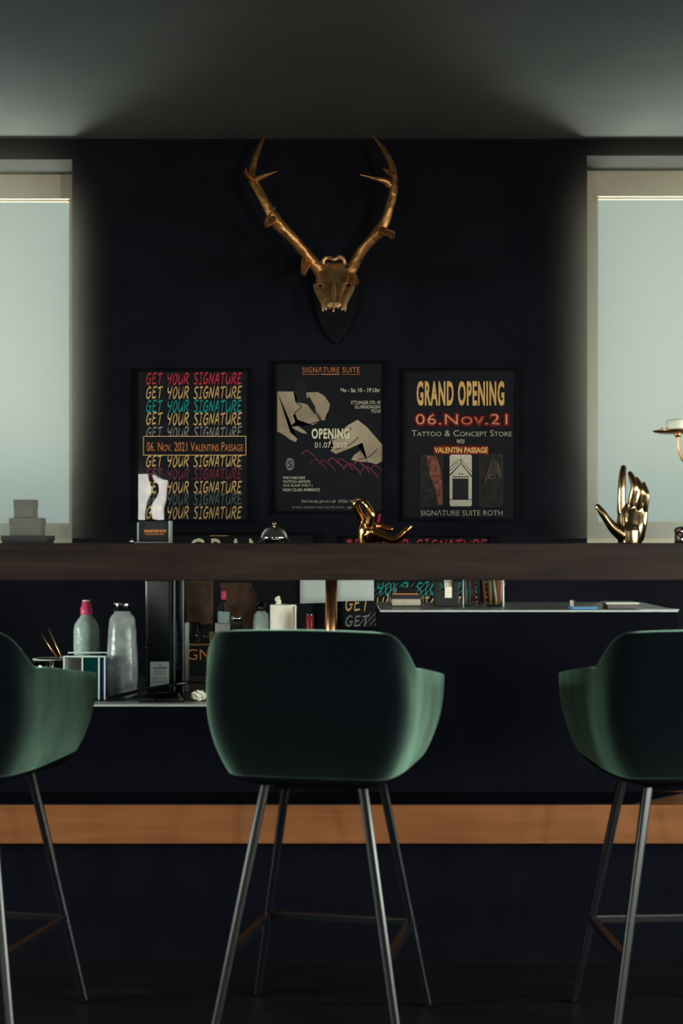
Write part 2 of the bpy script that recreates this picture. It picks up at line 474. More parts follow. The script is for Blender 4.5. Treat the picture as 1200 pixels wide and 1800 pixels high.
# ------------------------------------------------------------------ the room
YB = 5.60            # face of the back wall
CZ = 2.70            # ceiling height
def structure(name, bm, m, parent=None, smooth=False):
    o = finish(bm, name, m, parent, smooth)
    if parent is None: o['kind'] = 'structure'
    return o
def holed(axis, a0, a1, z1, holes, t0, t1):
    """a wall slab along x ('x') or y ('y') with rectangular openings (a, b, zlow, zhigh)"""
    bm = bmesh.new()
    def put(a, b, za, zb):
        if b-a < 1e-4 or zb-za < 1e-4: return
        if axis == 'x': box(bm, a, b, t0, t1, za, zb)
        else: box(bm, t0, t1, a, b, za, zb)
    cur = a0
    for (a, b, za, zb) in sorted(holes):
        put(cur, a, 0, z1); put(a, b, 0, za); put(a, b, zb, z1); cur = b
    put(cur, a1, 0, z1)
    return bm
LW = (-2.75, -1.057, 1.075, 2.622)
RW = (0.963, 2.75, 1.075, 2.637)
structure('floor', boxm(-SIDE_X-.3, SIDE_X+.3, REAR_Y-.3, YB+.3, -0.1, 0), M['floor'])
structure('ceiling', boxm(-SIDE_X-.3, SIDE_X+.3, REAR_Y-.3, YB+.3, CZ, CZ+.1), M['ceiling'])
structure('wall_back', holed('x', -SIDE_X-.3, SIDE_X+.3, CZ, [LW, RW], YB, YB+.30), M['wall'])
SW = (-0.5, 3.6, 0.08, 1.32)
structure('wall_left', holed('y', REAR_Y-.3, YB, CZ, [SW], -SIDE_X-.25, -SIDE_X), M['side_wall'])
structure('wall_right', holed('y', REAR_Y-.3, YB, CZ, [SW], SIDE_X, SIDE_X+.25), M['side_wall'])
RWL = (-3.1, -1.78, 0.15, 1.85); RWR = (1.95, 3.1, 0.15, 1.85)
structure('wall_front', holed('x', -SIDE_X, SIDE_X, CZ, [RWL, RWR], REAR_Y-.25, REAR_Y), M['side_wall'])
# plaster lining of the two reveals in the back wall
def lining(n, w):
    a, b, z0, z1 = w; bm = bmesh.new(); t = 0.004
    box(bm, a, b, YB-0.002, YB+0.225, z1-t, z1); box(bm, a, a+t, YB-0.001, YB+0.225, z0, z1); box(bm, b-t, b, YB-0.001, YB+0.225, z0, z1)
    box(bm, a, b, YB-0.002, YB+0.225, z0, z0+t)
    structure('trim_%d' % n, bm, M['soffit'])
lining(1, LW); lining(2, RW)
def window_x(n, w, y0, y1, fw_l, fw_r, fw_t, fw_b, glass=True):
    a, b, z0, z1 = w
    bm = bmesh.new()
    box(bm, a, b, y0, y1, z1-fw_t, z1, .003); box(bm, a, b, y0, y1, z0, z0+fw_b, .003)
    box(bm, a, a+fw_l, y0+.001, y1-.001, z0+fw_b, z1-fw_t, .003); box(bm, b-fw_r, b, y0+.001, y1-.001, z0+fw_b, z1-fw_t, .003)
    # glazing bead round the pane
    g = .007
    for (xa, xb, za, zb) in ((a+fw_l, b-fw_r, z1-fw_t-g, z1-fw_t), (a+fw_l, b-fw_r, z0+fw_b, z0+fw_b+g),
                             (a+fw_l, a+fw_l+g, z0+fw_b, z1-fw_t), (b-fw_r-g, b-fw_r, z0+fw_b, z1-fw_t)):
        box(bm, xa, xb, y0+.02, y0+.035, za, zb)
    o = structure('window_%d' % n, bm, M['frame'])
    finish(boxm(a+fw_l, b-fw_r, y0+.030, y0+.036, z0+fw_b, z1-fw_t), 'window_pane', M['window_glass'], o)
    return o
window_x(1, (LW[0]+.004, LW[1]-.004, LW[2]+.004, LW[3]-.004), YB+.225, YB+.285, .07, .052, .100, .104)
window_x(2, (RW[0]+.004, RW[1]-.004, RW[2]+.004, RW[3]-.004), YB+.225, YB+.285, .081, .07, .105, .110)
M['oak_frame'] = wood_mat('oak_door_frame', (.30, .17, .08), (.42, .25, .12))
o5 = window_x(5, RWL, REAR_Y-.20, REAR_Y-.14, .05, .05, .05, .05)
for (xa, xb, za, zb) in ((-1.985, -1.925, .2, 1.8), (-3.05, -1.985, .95, 1.01)):
    finish(boxm(xa, xb, REAR_Y-.19, REAR_Y-.15, za, zb), 'glazing_bar', M['oak_frame'], o5)
window_x(6, RWR, REAR_Y-.20, REAR_Y-.14, .05, .05, .05, .05)
def window_y(n, x0, x1):
    a, b, z0, z1 = SW; f = .06; bm = bmesh.new()
    box(bm, x0, x1, a, b, z1-f, z1); box(bm, x0, x1, a, b, z0, z0+f); box(bm, x0, x1, a, a+f, z0+f, z1-f); box(bm, x0, x1, b-f, b, z0+f, z1-f)
    o = structure('window_%d' % n, bm, M['frame'])
    finish(boxm((x0+x1)/2-.003, (x0+x1)/2+.003, a+f, b-f, z0+f, z1-f), 'window_pane', M['window_glass'], o)
window_y(3, -SIDE_X-.2, -SIDE_X-.14); window_y(4, SIDE_X+.14, SIDE_X+.2)

# ------------------------------------------------------------------ the bar
BT = 1.115           # top of the bar
BF = 3.75            # its front
BBK = 4.05           # its back
bar = Thing('bar_counter', (0, 3.95, 0), 'long thick wooden bar counter running across the room behind the stools', 'bar counter')
bar.part('counter_top', boxm(-2.3, 2.3, BF, BBK, BT-.0975, BT, .003), M['bar_wood'])
bar.part('lower_beam', boxm(-2.3, 2.3, BF, 3.98, .323, .425, .003), M['beam_wood'], label='lighter orange-brown wooden beam')
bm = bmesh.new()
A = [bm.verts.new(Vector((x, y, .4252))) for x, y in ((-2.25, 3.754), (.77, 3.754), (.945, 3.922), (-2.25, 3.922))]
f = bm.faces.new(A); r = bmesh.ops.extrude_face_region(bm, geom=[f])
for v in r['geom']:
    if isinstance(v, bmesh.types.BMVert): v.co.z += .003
bar.part('ledge_shade', bm, M['black_panel'], label='black sheet painting the shade on the beam top')  # thin black sheet stands in for shade on the beam's top
bar.part('plinth', boxm(-2.3, 2.3, 3.80, 3.98, 0, .323), M['black_panel'])
for s in (-1, 1):
    bar.part('end_panel', boxm(2.28*s-.03, 2.28*s+.03, 3.78, BBK-.02, .425, BT-.0975), M['black_panel'])
CL, CR = 0.67, 0.93   # heights of the two cabinets behind the bar
XS = 0.107
lowcab = Thing('low_cabinet', (-1.1, 4.3, 0), 'low black back-bar cabinet carrying the bottles, left of centre stool', 'cabinet')
lowcab.part('body', boxm(-2.2, XS-.002, 3.925, 4.70, 0.43, CL-.005), M['black_panel'])
lowcab.part('plinth', boxm(-2.2, XS-.002, 3.99, 4.68, 0, 0.43), M['black_panel'])
lowcab.part('top', boxm(-2.2, XS-.002, 3.92, 4.72, CL-.005, CL, .001), mat('dark_laminate_top', (0.03, 0.03, 0.032), rough=0.35, spec=0.4, noise=0.2, nscale=60))
lowcab.part('edge_glare', boxm(-2.2, XS-.002, 3.9185, 3.985, CL-.0052, CL+.0003, .0002), M['black_top'], label='pale strip painting the glare on the front edge')  # glare along the dark top's edge, painted as a pale strip
highcab = Thing('tall_cabinet', (.52, 4.2, 0), 'higher black back-bar cabinet between centre and right stools, pens on top', 'cabinet')
highcab.part('body', boxm(XS, .926, 3.925, 4.40, 0.43, CR-.005), M['black_panel'])
highcab.part('plinth', boxm(XS, .926, 3.99, 4.39, 0, 0.43), M['black_panel'])
highcab.part('top', boxm(XS, .928, 3.92, 4.41, CR-.005, CR, .001), M['black_top'])
pole = Thing('copper_pole', P(582, 945, 4.0)*1, 'round copper pole holding up the bar above the centre stool', 'pole')
pole.loc = Vector((P(582, 945, 4.0).x, 4.0, CL)); pole.e.location = pole.loc
pole.part('tube', lathe([(0, .001), (.0165, .001), (.0165, BT-.0975-CL-.001), (0, BT-.0975-CL-.001)], pole.loc), M['copper'], True)
pole.part('flange', lathe([(.0167, .001), (.032, .001), (.032, .006), (.0167, .009)], pole.loc), M['copper'], True)

# ------------------------------------------------------------------ posters on the back wall
def framed(name, outer, paper, d0, label, lift, group='posters on the dark wall'):
    """frame, print and acrylic; returns the thing and the distance at which its printing lies"""
    ox0, oy0, ox1, oy1 = outer
    d = d0-.012
    a = P(ox0, oy1, d); b = P(ox1, oy0, d)
    th = Thing(name, ((a.x+b.x)/2, d, a.z), label, 'poster', group)
    c = P(paper[0], paper[3], d); e = P(paper[2], paper[1], d)
    bm = bmesh.new(); y0, y1 = d-.008, d+.011
    box(bm, a.x, b.x, y0, y1, e.z, b.z, .0015); box(bm, a.x, b.x, y0, y1, a.z, c.z, .0015)
    box(bm, a.x, c.x, y0, y1, c.z, e.z, .0015); box(bm, e.x, b.x, y0, y1, c.z, e.z, .0015)
    th.part('frame', bm, M['black_frame'])
    th.part('print', boxm(c.x-.001, e.x+.001, d+.001, d+.005, c.z-.001, e.z+.001), M['poster_black'])
    bm = boxm(c.x, e.x, d-.0055, d-.0040, c.z, e.z)
    th.part('acrylic_sheet', bm, M['poster_glass'])
    return th, d

# left poster: brush lettering
t, d = framed('poster', (237, 648, 441, 919), (243, 653, 437, 914), YB, 'framed poster of coloured brush-lettered lines with a boxed date, left of the three upper ones', 0)
L1, L2 = d-.0004, d-.0008
for (y0, y1, k) in ((656, 675, 'red_ink'), (680, 700, 'yellow_ink'), (704, 724, 'teal_ink'), (726, 746, 'yellow_ink'), (751, 770, 'dim_ink'),
                    (801, 820, 'yellow_ink'), (824, 842, 'plum_ink'), (847, 866, 'yellow_ink'), (868, 887, 'sage_ink'), (891, 911, 'yellow_ink')):
    t.part('brush_lettering', brush_text('GET YOUR SIGNATURE', 257, y0, 425, y1, L1), M[k], label=M[k].name.replace('_ink', '')+' lettering')
t.part('date_panel', poly([(252, 767), (432, 767), (432, 800), (252, 800)], d-.0008), M['poster_black'])
t.part('date_border', border(252, 767, 432, 800, 1.3, d-.0012), M['yellow_ink'])
t.part('date_lettering', text_mesh('06. Nov. 2021 Valentins Passage', 258, 777, 427, 793, d-.0012, caps=True), M['orange_ink'])

# middle poster: opening
t, d = framed('poster', (480, 635, 680, 904), (486, 640, 673, 899), YB, 'framed poster of two pale hands with OPENING across its middle', 0)
LA, LB, LC = d-.0003, d-.0006, d-.0009
q = lambda pts: [(470+x/5, 630+y/5) for x, y in pts]
hA = q([(85,290),(230,292),(262,340),(250,385),(330,395),(390,440),(440,500),(470,545),(400,585),(330,590),(265,540),(240,480),(225,500),(250,580),(330,640),(350,662),(300,655),(230,620),(198,600),(200,650),(262,705),(250,735),(200,715),(140,670),(85,640)])
hB = q([(340,300),(440,295),(500,330),(548,400),(540,450),(515,500),(500,545),(450,540),(425,480),(415,420),(380,360),(345,350)])
hC = q([(790,540),(870,600),(1010,760),(1010,900),(960,930),(880,910),(800,910),(735,890),(760,850),(830,800),(835,740),(790,760),(700,800),(600,840),(550,810),(580,780),(540,740),(560,700),(640,650),(700,590)])
for h in (hA, hB, hC): t.part('printed_hand', poly(h, LA), M['skin_print'])
bm = bmesh.new()
for ln in (q([(232,300),(255,390),(300,420),(240,480)]), q([(420,470),(470,540),(380,575)]), q([(560,720),(660,680),(740,610)]), q([(600,800),(720,760),(800,690)]), q([(800,890),(900,860),(960,800)])):
    line(bm, catmull(ln, 4), 1.6, LB)
t.part('printed_creases', bm, M['shade_print'])
t.part('printed_tattoo_machine', poly(q([(270,200),(320,195),(335,250),(335,350),(375,345),(395,400),(425,490),(405,480),(345,400),(245,385),(262,345),(230,290),(250,230)]), LB), M['black_matte'])
bm = bmesh.new()
for i in range(9):
    x = 300+i*75; yy = 860+random.uniform(-30, 60)+i*14
    line(bm, catmull(q([(x,yy),(x+40,yy-40),(x+110,yy+10),(x+150,yy+60)]), 4), random.uniform(1, 2.4), LA)
t.part('printed_tattoo_lines', bm, M['plum_ink'])
t.part('lettering', text_mesh('SIGNΛTURE SUITE', 531, 645, 632, 655, LC, spacing=1.1), M['orange_ink'])
bm = line(bmesh.new(), [(531, 658), (561, 658)], .8, LC); line(bm, [(564, 658), (597, 658)], 1.4, LC); line(bm, [(601, 658), (632, 658)], .8, LC)
t.part('printed_rule', bm, M['orange_ink'])
def small(s, x0, y0, x1, y1, k='pale_ink', **kw): t.part('lettering', text_mesh(s, x0, y0, x1, y1, LC, **kw), M[k])
small('Mo - Sa: 10 - 19 Uhr', 598, 682, 668, 689.5, bold=.01)
small('ETTLINGER STR. 43', 617, 704.6, 668, 710.6); small('ELLMENDINGEN', 624, 712.4, 668, 718.2); small('75210', 652, 720, 668, 725.6)
small('OPENING', 547.5, 753, 614, 771.5, 'cream_ink', bold=.035, spacing=1.15)
small('01.07.2020', 553, 777.5, 609.5, 787, 'cream_ink')
small('WECHSELNDE', 497, 837.5, 536, 842, 'cream_ink'); small('TATTOO ARTISTS', 497, 844.5, 545, 849, 'cream_ink')
small('AUS ALLER WELT |', 497, 851.5, 549, 856, 'cream_ink'); small('HIGH CLASS AMBIENTE', 497, 858.5, 562, 863.5, 'cream_ink')
small("Don't be shy, give us a call", 530, 878, 589, 885, 'mid_ink'); small('07236 / 98', 595, 878.5, 622, 884, 'mid_ink')
small('WWW.SIGNATURE-SUITE.COM | @vipas', 513, 890, 630, 894.5, 'mid_ink', spacing=1.3)
t.part('oval_emblem', poly([(509.5+7.5*math.cos(a*PI/14), 816+11*math.sin(a*PI/14)) for a in range(28)], LB), M['dim_ink'])
bm = text_mesh('S', 506, 810, 513.5, 822, LC, bold=.02)
for k in (6.2, 4.9): line(bm, [(509.5+k*math.cos(a*PI/10), 816+k*1.5*math.sin(a*PI/10)) for a in range(21)], .6, LC)
t.part('emblem_letter', bm, M['poster_black'])

# right poster: grand opening
t, d = framed('poster', (706, 648, 909, 916), (712, 653, 905, 911), YB, 'framed poster headed GRAND OPENING in fat gold letters, right of the three upper ones', 0)
LA, LB, LC, LD = d-.0003, d-.0006, d-.0009, d-.0012
t.part('lettering', text_mesh('GRAND OPENING', 732, 669.5, 886, 713.5, LC, bold=.035, spacing=1.14), M['gold_ink'])
for (g, b_, zz, cc) in ((5, .115, .0002, (0.085, 0.008, 0.006)), (2.6, .06, .0004, (0.30, 0.022, 0.010))):
    t.part('printed_glow', text_mesh('06.Nov.21', 731-g, 728-g, 891+g, 746+g, d-zz, caps=True, spacing=1.1, bold=b_), flat('red_glow_print', cc))
t.part('lettering', text_mesh('06.Nov.21', 731, 728, 891, 746, LC, caps=True, spacing=1.1, bold=-.016), M['peach_ink'])
t.part('lettering', text_mesh('Tattoo & Concept Store', 723, 756, 899, 767, LC, caps=True), M['mid_ink'])
t.part('lettering', text_mesh('WO?', 802, 772, 816, 780, LC, bold=.03), M['mid_ink'])
t.part('printed_glow', poly(rrect(761, 783, 859, 799, 4), LA), flat('red_print', (0.20, 0.012, 0.006)))
t.part('lettering', text_mesh('VALENTIN PASSAGE', 763, 786, 857, 796.5, LC, bold=.04), M['gold_ink'])
t.part('lettering', text_mesh('SIGNΛTURE SUITE ROTH', 739, 896.5, 883, 906.5, LC), M['mid_ink'])
bm = bmesh.new()
for k in range(9):
    r = 30+k*9
    line(bm, [(806+r*1.25*math.cos(a*PI/16), 745+r*.5*math.sin(a*PI/16)) for a in range(33)], .5, LA)
    if r > 80: break
t.part('printed_ripples', bm, M['shade_print'])
t.part('picture_panel', poly(rrect(739, 799, 778.5, 890, 4), LA), M['dark_print'])
t.part('printed_arm', poly([(750,801),(766,802),(773,820),(777,850),(778,886),(770,888),(765,860),(757,840),(752,820)], LB), M['arm_print'])
t.part('panel_border', line(bmesh.new(), rrect(739, 799, 778.5, 890, 4)+[rrect(739, 799, 778.5, 890, 4)[0]], .8, LC), M['shade_print'])
t.part('picture_panel', poly(rrect(790, 799, 829, 890, 4), LA), M['house_print'])
bm = poly([(795,841),(823,841),(823,878),(795,878)], LB)
line(bm, [(790,836),(810,814),(829,838)], 2.2, LB); line(bm, [(790,828),(810,808),(829,830)], 1.0, LB); line(bm, [(795,838),(824,838)], 1.6, LB)
for k in range(4): line(bm, [(790+k*3, 822-k*3),(797+k*3,816-k*3)], .8, LB)
line(bm, [(810,812),(810,806)], 1.2, LB); line(bm, [(806,833),(808.5,833)], 2.5, LB); line(bm, [(811,833),(813.5,833)], 2.5, LB); line(bm, [(790,878),(829,878)], 1.2, LB)
t.part('printed_gable', bm, M['black_matte'])
t.part('picture_panel', poly(rrect(843, 799, 883, 890, 4), LA), M['dark_print'])
bm = bmesh.new()
for k in range(7): line(bm, catmull([(850+k*2,850-k*6),(860+k,838-k*5),(874,832-k*3),(880,842-k*2)], 5), 1.0, LB)
line(bm, [(864+6*math.cos(a*PI/10), 838+4*math.sin(a*PI/10)) for a in range(21)], 1.2, LB)
t.part('printed_swirl', bm, flat('printed_tan', (0.17, 0.12, 0.085)))
t.part('panel_border', line(bmesh.new(), rrect(843, 799, 883, 890, 4)+[rrect(843, 799, 883, 890, 4)[0]], .8, LC), flat('brown_rule', (0.14, 0.075, 0.045)))

# lower posters, half hidden by the bar
t, d = framed('poster', (298, 937, 557, 1228), (303, 941, 552, 1223), YB, 'lower dark poster behind the bar, headed GRAND in pale serif letters, under the left one', 0)
LA, LB, LC = d-.0003, d-.0006, d-.0009
t.part('lettering', text_mesh('GRAND', 332, 946, 505, 992, LC, spacing=1.25), M['cream_ink'])
t.part('printed_rule', line(bmesh.new(), [(369, 941.5), (401, 941.5)], 1.6, LC), M['gold_ink'])
t.part('printed_artwork', poly(rrect(312, 1005, 375, 1100, 6), LA), M['brown_print'])
t.part('printed_artwork', poly([(386,1024),(440,1024),(456,1056),(448,1104),(400,1104),(392,1060)], LA), M['brown_print'])
t.part('printed_rule', border(309, 1023.5, 372, 1131, .8, LB), flat('dull_gold_rule', (0.28, 0.15, 0.05)))
t.part('lettering', text_mesh('SIGNATURE SUITE', 308, 1141, 541, 1160, LC), M['orange_ink'])
t, d = framed('poster', (599, 942, 863, 1106), (603, 945, 859, 1102), YB, 'lower poster of brush-lettered lines behind the bar, under the right one', 0)
LA, LB, LC = d-.0003, d-.0006, d-.0009
bm = bmesh.new()
for k in range(26):
    x = 630+k*9.5; line(bm, [(x, 1099), (x+22, 1076)], .9, LA)
    if k > 1: line(bm, [(x, 1048), (x+22, 1025)], .9, LA)
t.part('printed_stripes', bm, M['dim_ink'])
for (y0, y1, k) in ((949, 968, 'red_ink'), (975, 994, 'yellow_ink'), (1000, 1018, 'dim_ink'), (1024, 1045, 'teal_ink'), (1050, 1073, 'yellow_ink'), (1083, 1101, 'dim_ink')):
    t.part('brush_lettering', brush_text('GET YOUR SIGNATURE', 607, y0, 856, y1, LC, .08), M[k], label=M[k].name.replace('_ink', '')+' lettering')
# notes taped over them
def note(x0, x1, y0, y1, tilt, label):
    d = YB-.026
    a = P(x0, y1, d); b = P(x1, y0, d)
    bm = bmesh.new(); n = 6; g = []
    for i in range(n+1):
        row = []
        for j in range(n+1):
            u, v = i/n, j/n
            row.append(bm.verts.new(Vector((a.x+u*(b.x-a.x), d-.004*v*(1-v)*math.sin(3*u)-.002*u, a.z+v*(b.z-a.z)+tilt*(u-.5)))))
        g.append(row)
    for i in range(n):
        for j in range(n): bm.faces.new((g[i][j], g[i+1][j], g[i+1][j+1], g[i][j+1]))
    bm = evaluated(bm, [('SOLIDIFY', dict(thickness=.0006))])
    return single('paper_note', bm, M['white'], label, 'note', 'notes stuck on the lower posters', True)
note(527, 589, 966, 1060, .004, 'white sheet of paper partly behind the copper pole, left of it')
note(592, 657, 964, 1056.5, .003, 'white sheet of paper hanging just right of the copper pole')

# ------------------------------------------------------------------ deer skull
DS = 5.43
sk = Thing('deer_skull', P(587, 560, YB-.02), 'gold painted deer skull and antlers mounted high on the dark wall', 'deer skull')
# shield plaque
sh = [(590,607),(574,592),(562,572),(554,545),(549,518),(547,488),(556,478),(590,472),(622,478),(631,488),(629,515),(624,545),(616,572),(604,592)]
bm = bmesh.new(); dq = YB-.002
f = bm.faces.new([bm.verts.new(P(x, y, dq)) for x, y in sh])
r = bmesh.ops.extrude_face_region(bm, geom=[f])
for v in r['geom']:
    if isinstance(v, bmesh.types.BMVert): v.co.y -= .022
plate = sk.part('shield_plaque', evaluated(bm, [('BEVEL', dict(width=.004, segments=3))]), mat('black_gloss_plaque', (0.005, 0.005, 0.007), rough=0.4, spec=0.12))
plate['label'] = 'black shield plaque'
# bone: rings from the back of the head to the tip of the nose
def sring(cx, cy, d, rx, ry, seg=28, brow=0.0, keel=0.0):
    out = []
    for k in range(seg):
        a = 2*PI*k/seg
        ca, sa = math.cos(a), math.sin(a)
        x = rx*math.copysign(abs(ca)**.8, ca)
        y = ry*math.copysign(abs(sa)**.8, sa)
        y += brow*abs(ca)**3 - keel*(1-abs(ca))**3*(1 if sa > 0 else 0)
        out.append(P(cx+x, cy-y, d))
    return out
bm = bmesh.new(); rings = []
for (cx, cy, d, rx, ry, br, ke) in ((587,476,5.55,14,10,0,0),(587,474,5.53,24,19,0,0),(587,476,5.49,28,22,0,0),(587,482,5.44,31,22,2,2),(587,492,5.39,32,22,4,3),
                                    (587,503,5.35,33,21,3,3),(587,512,5.31,28,18,1,2),(587,519,5.27,23,16,0,3),(587,526,5.23,19,13,0,3),(587,532,5.19,16,9,0,3),(587,536,5.16,12,5,0,1)):
    rings.append([bm.verts.new(c) for c in sring(cx, cy, d, rx, ry, brow=br, keel=ke)])
for a, b in zip(rings, rings[1:]):
    for k in range(len(a)):
        j = (k+1) % len(a); bm.faces.new((a[k], a[j], b[j], b[k]))
bm.faces.new(rings[0]); bm.faces.new(rings[-1][::-1])
sk.part('skull_bone', evaluated(bm, [('SUBSURF', dict(levels=2, render_levels=2))]), M['bone_gold'], True)
def torus_ring(c, ax, rr, r, m, name, stretch=1.0):
    bm = bmesh.new(); ax = Vector(ax).normalized(); u = ax.orthogonal().normalized(); v = ax.cross(u)
    pts = [Vector(c)+(u*math.cos(a*PI/12)*rr+v*math.sin(a*PI/12)*rr*stretch) for a in range(25)]
    sweep(pts, r, seg=8, bm=bm, cap=False)
    return sk.part(name, bm, m, True)
for s in (-1, 1):
    c = P(587+s*22.5, 507, 5.305)
    torus_ring(c, (s*.55, -.80, .1), .0145, .0058, M['bone_gold'], 'eye_rim', 1.5)
    bm = bmesh.new(); bmesh.ops.create_icosphere(bm, subdivisions=3, radius=.0150, matrix=Matrix.Translation(c+Vector((-s*.001, .006, 0))) @ Matrix.Diagonal((1, 1, 1.5, 1)))
    sk.part('eye_socket', bm, M['hollow'], True)
    # cheek flare and jagged upper jaw
    bm = tube_pts([P(587+s*35, 500, 5.32), P(587+s*31, 507, 5.285), P(587+s*25, 517, 5.245), P(587+s*19, 530, 5.19), P(587+s*15, 544, 5.15)], [.004, .011, .0135, .012, .004], 5, seg=10)
    sk.part('cheek_bone', bm, M['bone_gold'], True)
    for k, (x, y0, y1) in enumerate(((8, 534, 543), (14, 534, 546), (20, 526, 548))):
        sk.part('tooth', tube_pts([P(587+s*x, y0, 5.19), P(587+s*x, (y0+y1)/2, 5.185), P(587+s*(x-.5), y1, 5.18)], [.0075, .006, .0015], 3, seg=8), M['bone_gold'], True)
sk.part('nose_bone', tube_pts([P(586, 498, 5.285), P(586, 512, 5.245), P(586.5, 528, 5.18), P(586, 548, 5.145)], [.006, .009, .008, .003], 5, seg=10), M['bone_gold'], True)
# raised back of the head: a broken bony rim
sk.part('skull_crest', tube_pts([P(567, 474, 5.45), P(568, 458, 5.44), P(576, 453, 5.44), P(587, 456, 5.43), P(597, 452, 5.44), P(605, 458, 5.44), P(606, 476, 5.45)], [.010, .009, .008, .007, .010, .009, .010], 6, seg=10), M['bone_gold'], True)
bm = lathe([(0, -.02), (.034, -.02), (.036, .015), (0, .03)], (0, 0, 0), 20); bm.transform(Matrix.Translation(P(587, 468, 5.47)))
sk.part('skull_hollow', bm, M['hollow'], True)
def antler_path(pts, m):
    q = catmull([tuple(P(x, y, dd))+(r*dd/F,) for x, y, dd, r in pts], 9)
    return sweep([c[:3] for c in q], [max(3e-4, c[3]) for c in q], seg=16, wob=.05)
def antler(main, tines, label=None):
    o = sk.part('antler', antler_path(main, None), M['antler_gold'], True)
    for tn in tines: sk.part('tine', antler_path(tn, None), M['antler_gold'], True, under=o)
antler([(566,490,5.42,9),(561,476,5.41,11),(549,460,5.40,10.5),(535,443,5.38,9.5),(515,420,5.36,9.5),(496,401,5.34,11),(482,384,5.33,11),(470,364,5.32,8.5),(460,344,5.32,8),(449,326,5.33,8),(443,312,5.34,8),(444,297,5.35,6.5),(449,276,5.36,5.5),(458,254,5.38,3.6),(468,234,5.40,.6)],
       [[(540,462,5.38,7),(535,474,5.30,6),(533,480,5.22,4.6),(531,470,5.15,3.2),(532,455,5.10,1)],
        [(480,386,5.32,8),(471,394,5.26,5.2),(467,395,5.20,3.6),(472,380,5.15,2.6),(484,364,5.11,.7)],
        [(447,316,5.33,6),(456,313,5.32,5),(468,308,5.31,3.6),(487,301,5.30,.6)],
        [(442,314,5.33,6),(436,309,5.28,4.5),(432,303,5.24,3),(433,295,5.20,.8)]])
antler([(609,494,5.42,8),(615,482,5.41,9.5),(622,466,5.40,9.5),(635,443,5.38,9.5),(650,424,5.36,9),(666,407,5.35,11),(676,390,5.34,9),(683,370,5.33,8),(688,352,5.33,8),(691,333,5.33,7.5),(692,315,5.34,7),(690,299,5.35,6.5),(685,282,5.36,5.5),(672,260,5.38,3.8),(653,236,5.40,.6)],
       [[(619,484,5.38,6),(624,492,5.30,6),(626,496,5.24,5),(624,486,5.18,3.5),(622,476,5.14,.8)],
        [(672,406,5.33,8),(684,411,5.26,5.4),(690,417,5.20,3.8),(691,408,5.14,2.4),(680,404,5.10,.8)],
        [(685,326,5.33,7),(678,319,5.32,6),(664,315,5.31,4),(648,311,5.31,2.4),(632,307,5.30,.5)],
        [(690,306,5.34,5.5),(684,304,5.28,4),(678,299,5.22,2.6),(673,296,5.18,.6)]])

# ------------------------------------------------------------------ things standing on the bar
DB = 3.95
U = DB/F
def onbar(px, d=DB): return Vector(((px-HX)/F*d, d, BT))
# boxes at the left
def carton(x0, x1, z0, z1, dep, rz, m, label, lid, d=DB):
    c = Vector((((x0+x1)/2-HX)*d/F, d, z0)); sx = (x1-x0)*d/F*.94
    th = Thing('gift_box', c, label, 'box', 'stack of small boxes on the bar')
    bm = bmesh.new(); rotbox(bm, c+Vector((0, 0, (z1-z0)*.42)), sx*.96, dep*.96, (z1-z0)*.84, rz, bev=.001)
    th.part('body', bm, m)
    bm = bmesh.new(); rotbox(bm, c+Vector((0, 0, (z1-z0)*(.5+lid/2))), sx, dep, (z1-z0)*(1-lid), rz, bev=.0015)
    th.part('lid', bm, m)
    return th
z1 = BT+13*U; z2 = z1+31*U; z3 = z2+32*U
carton(7, 92, BT, z1, .11, 0, M['dark_box'], 'flat dark box lying at the bottom of the box stack on the bar', .3)
carton(19, 78, z1, z2, .085, .05, M['grey_box'], 'wide grey box in the middle of the box stack on the bar', .6)
carton(27, 64, z2, z3, .055, -.06, M['grey_box'], 'narrow grey box on top of the box stack on the bar', .6)
# card holder with the black box
c = onbar(272)
th = Thing('card_display', c, 'small black box in a clear stand at the left end of the bar, orange lettering', 'card display')
bx0, bx1 = c.x-26*U, c.x+25*U
th.part('black_box', boxm(bx0, bx1, DB-.02, DB+.03, BT+.003, BT+38*U, .001), M['black_matte'])
bm = bmesh.new()
for x in (bx0-.004, bx1+.002): box(bm, x, x+.0035, DB-.028, DB+.035, BT+.0005, BT+(36 if x < c.x else 39)*U, .0008)
box(bm, bx0-.012, bx1+.006, DB-.03, DB+.036, BT+.0005, BT+.0028, .0005)
th.part('clear_stand', bm, mat('acrylic_edge', (.75, .85, .8), rough=.1, trans=.6, ior=1.3))
th.part('lettering', text_mesh('SIGNATURE SUITE', 253, 931, 292, 936, DB-.0206, bold=.02), M['orange_ink'])
th.part('printed_rule', line(bmesh.new(), [(255, 939), (288, 939)], .8, DB-.0206), M['orange_ink'])
th.part('foot', lathe([(0, 0), (.005, 0), (.006, .004), (.003, .009), (0, .009)], (bx0-.02, DB-.02, BT+.0003), 16), M['chrome'], True)
# reception bell
c = onbar(482)
th = Thing('reception_bell', c, 'domed shiny reception bell standing on the bar left of the gold hand', 'bell')
th.part('base', lathe([(0, 0), (.043, 0), (.044, .003), (.041, .007), (.034, .010), (0, .010)], c), M['black_plastic'], True)
th.part('dome', lathe([(.037, .012), (.038, .0125), (.0375, .016), (.034, .028), (.027, .038), (.016, .044), (.006, .046), (0, .046)], c), M['chrome'], True)
th.part('button', lathe([(.0035, .046), (.0035, .050), (.006, .051), (.0062, .055), (.004, .0585), (0, .059)], c, 20), M['gold_light'], True)
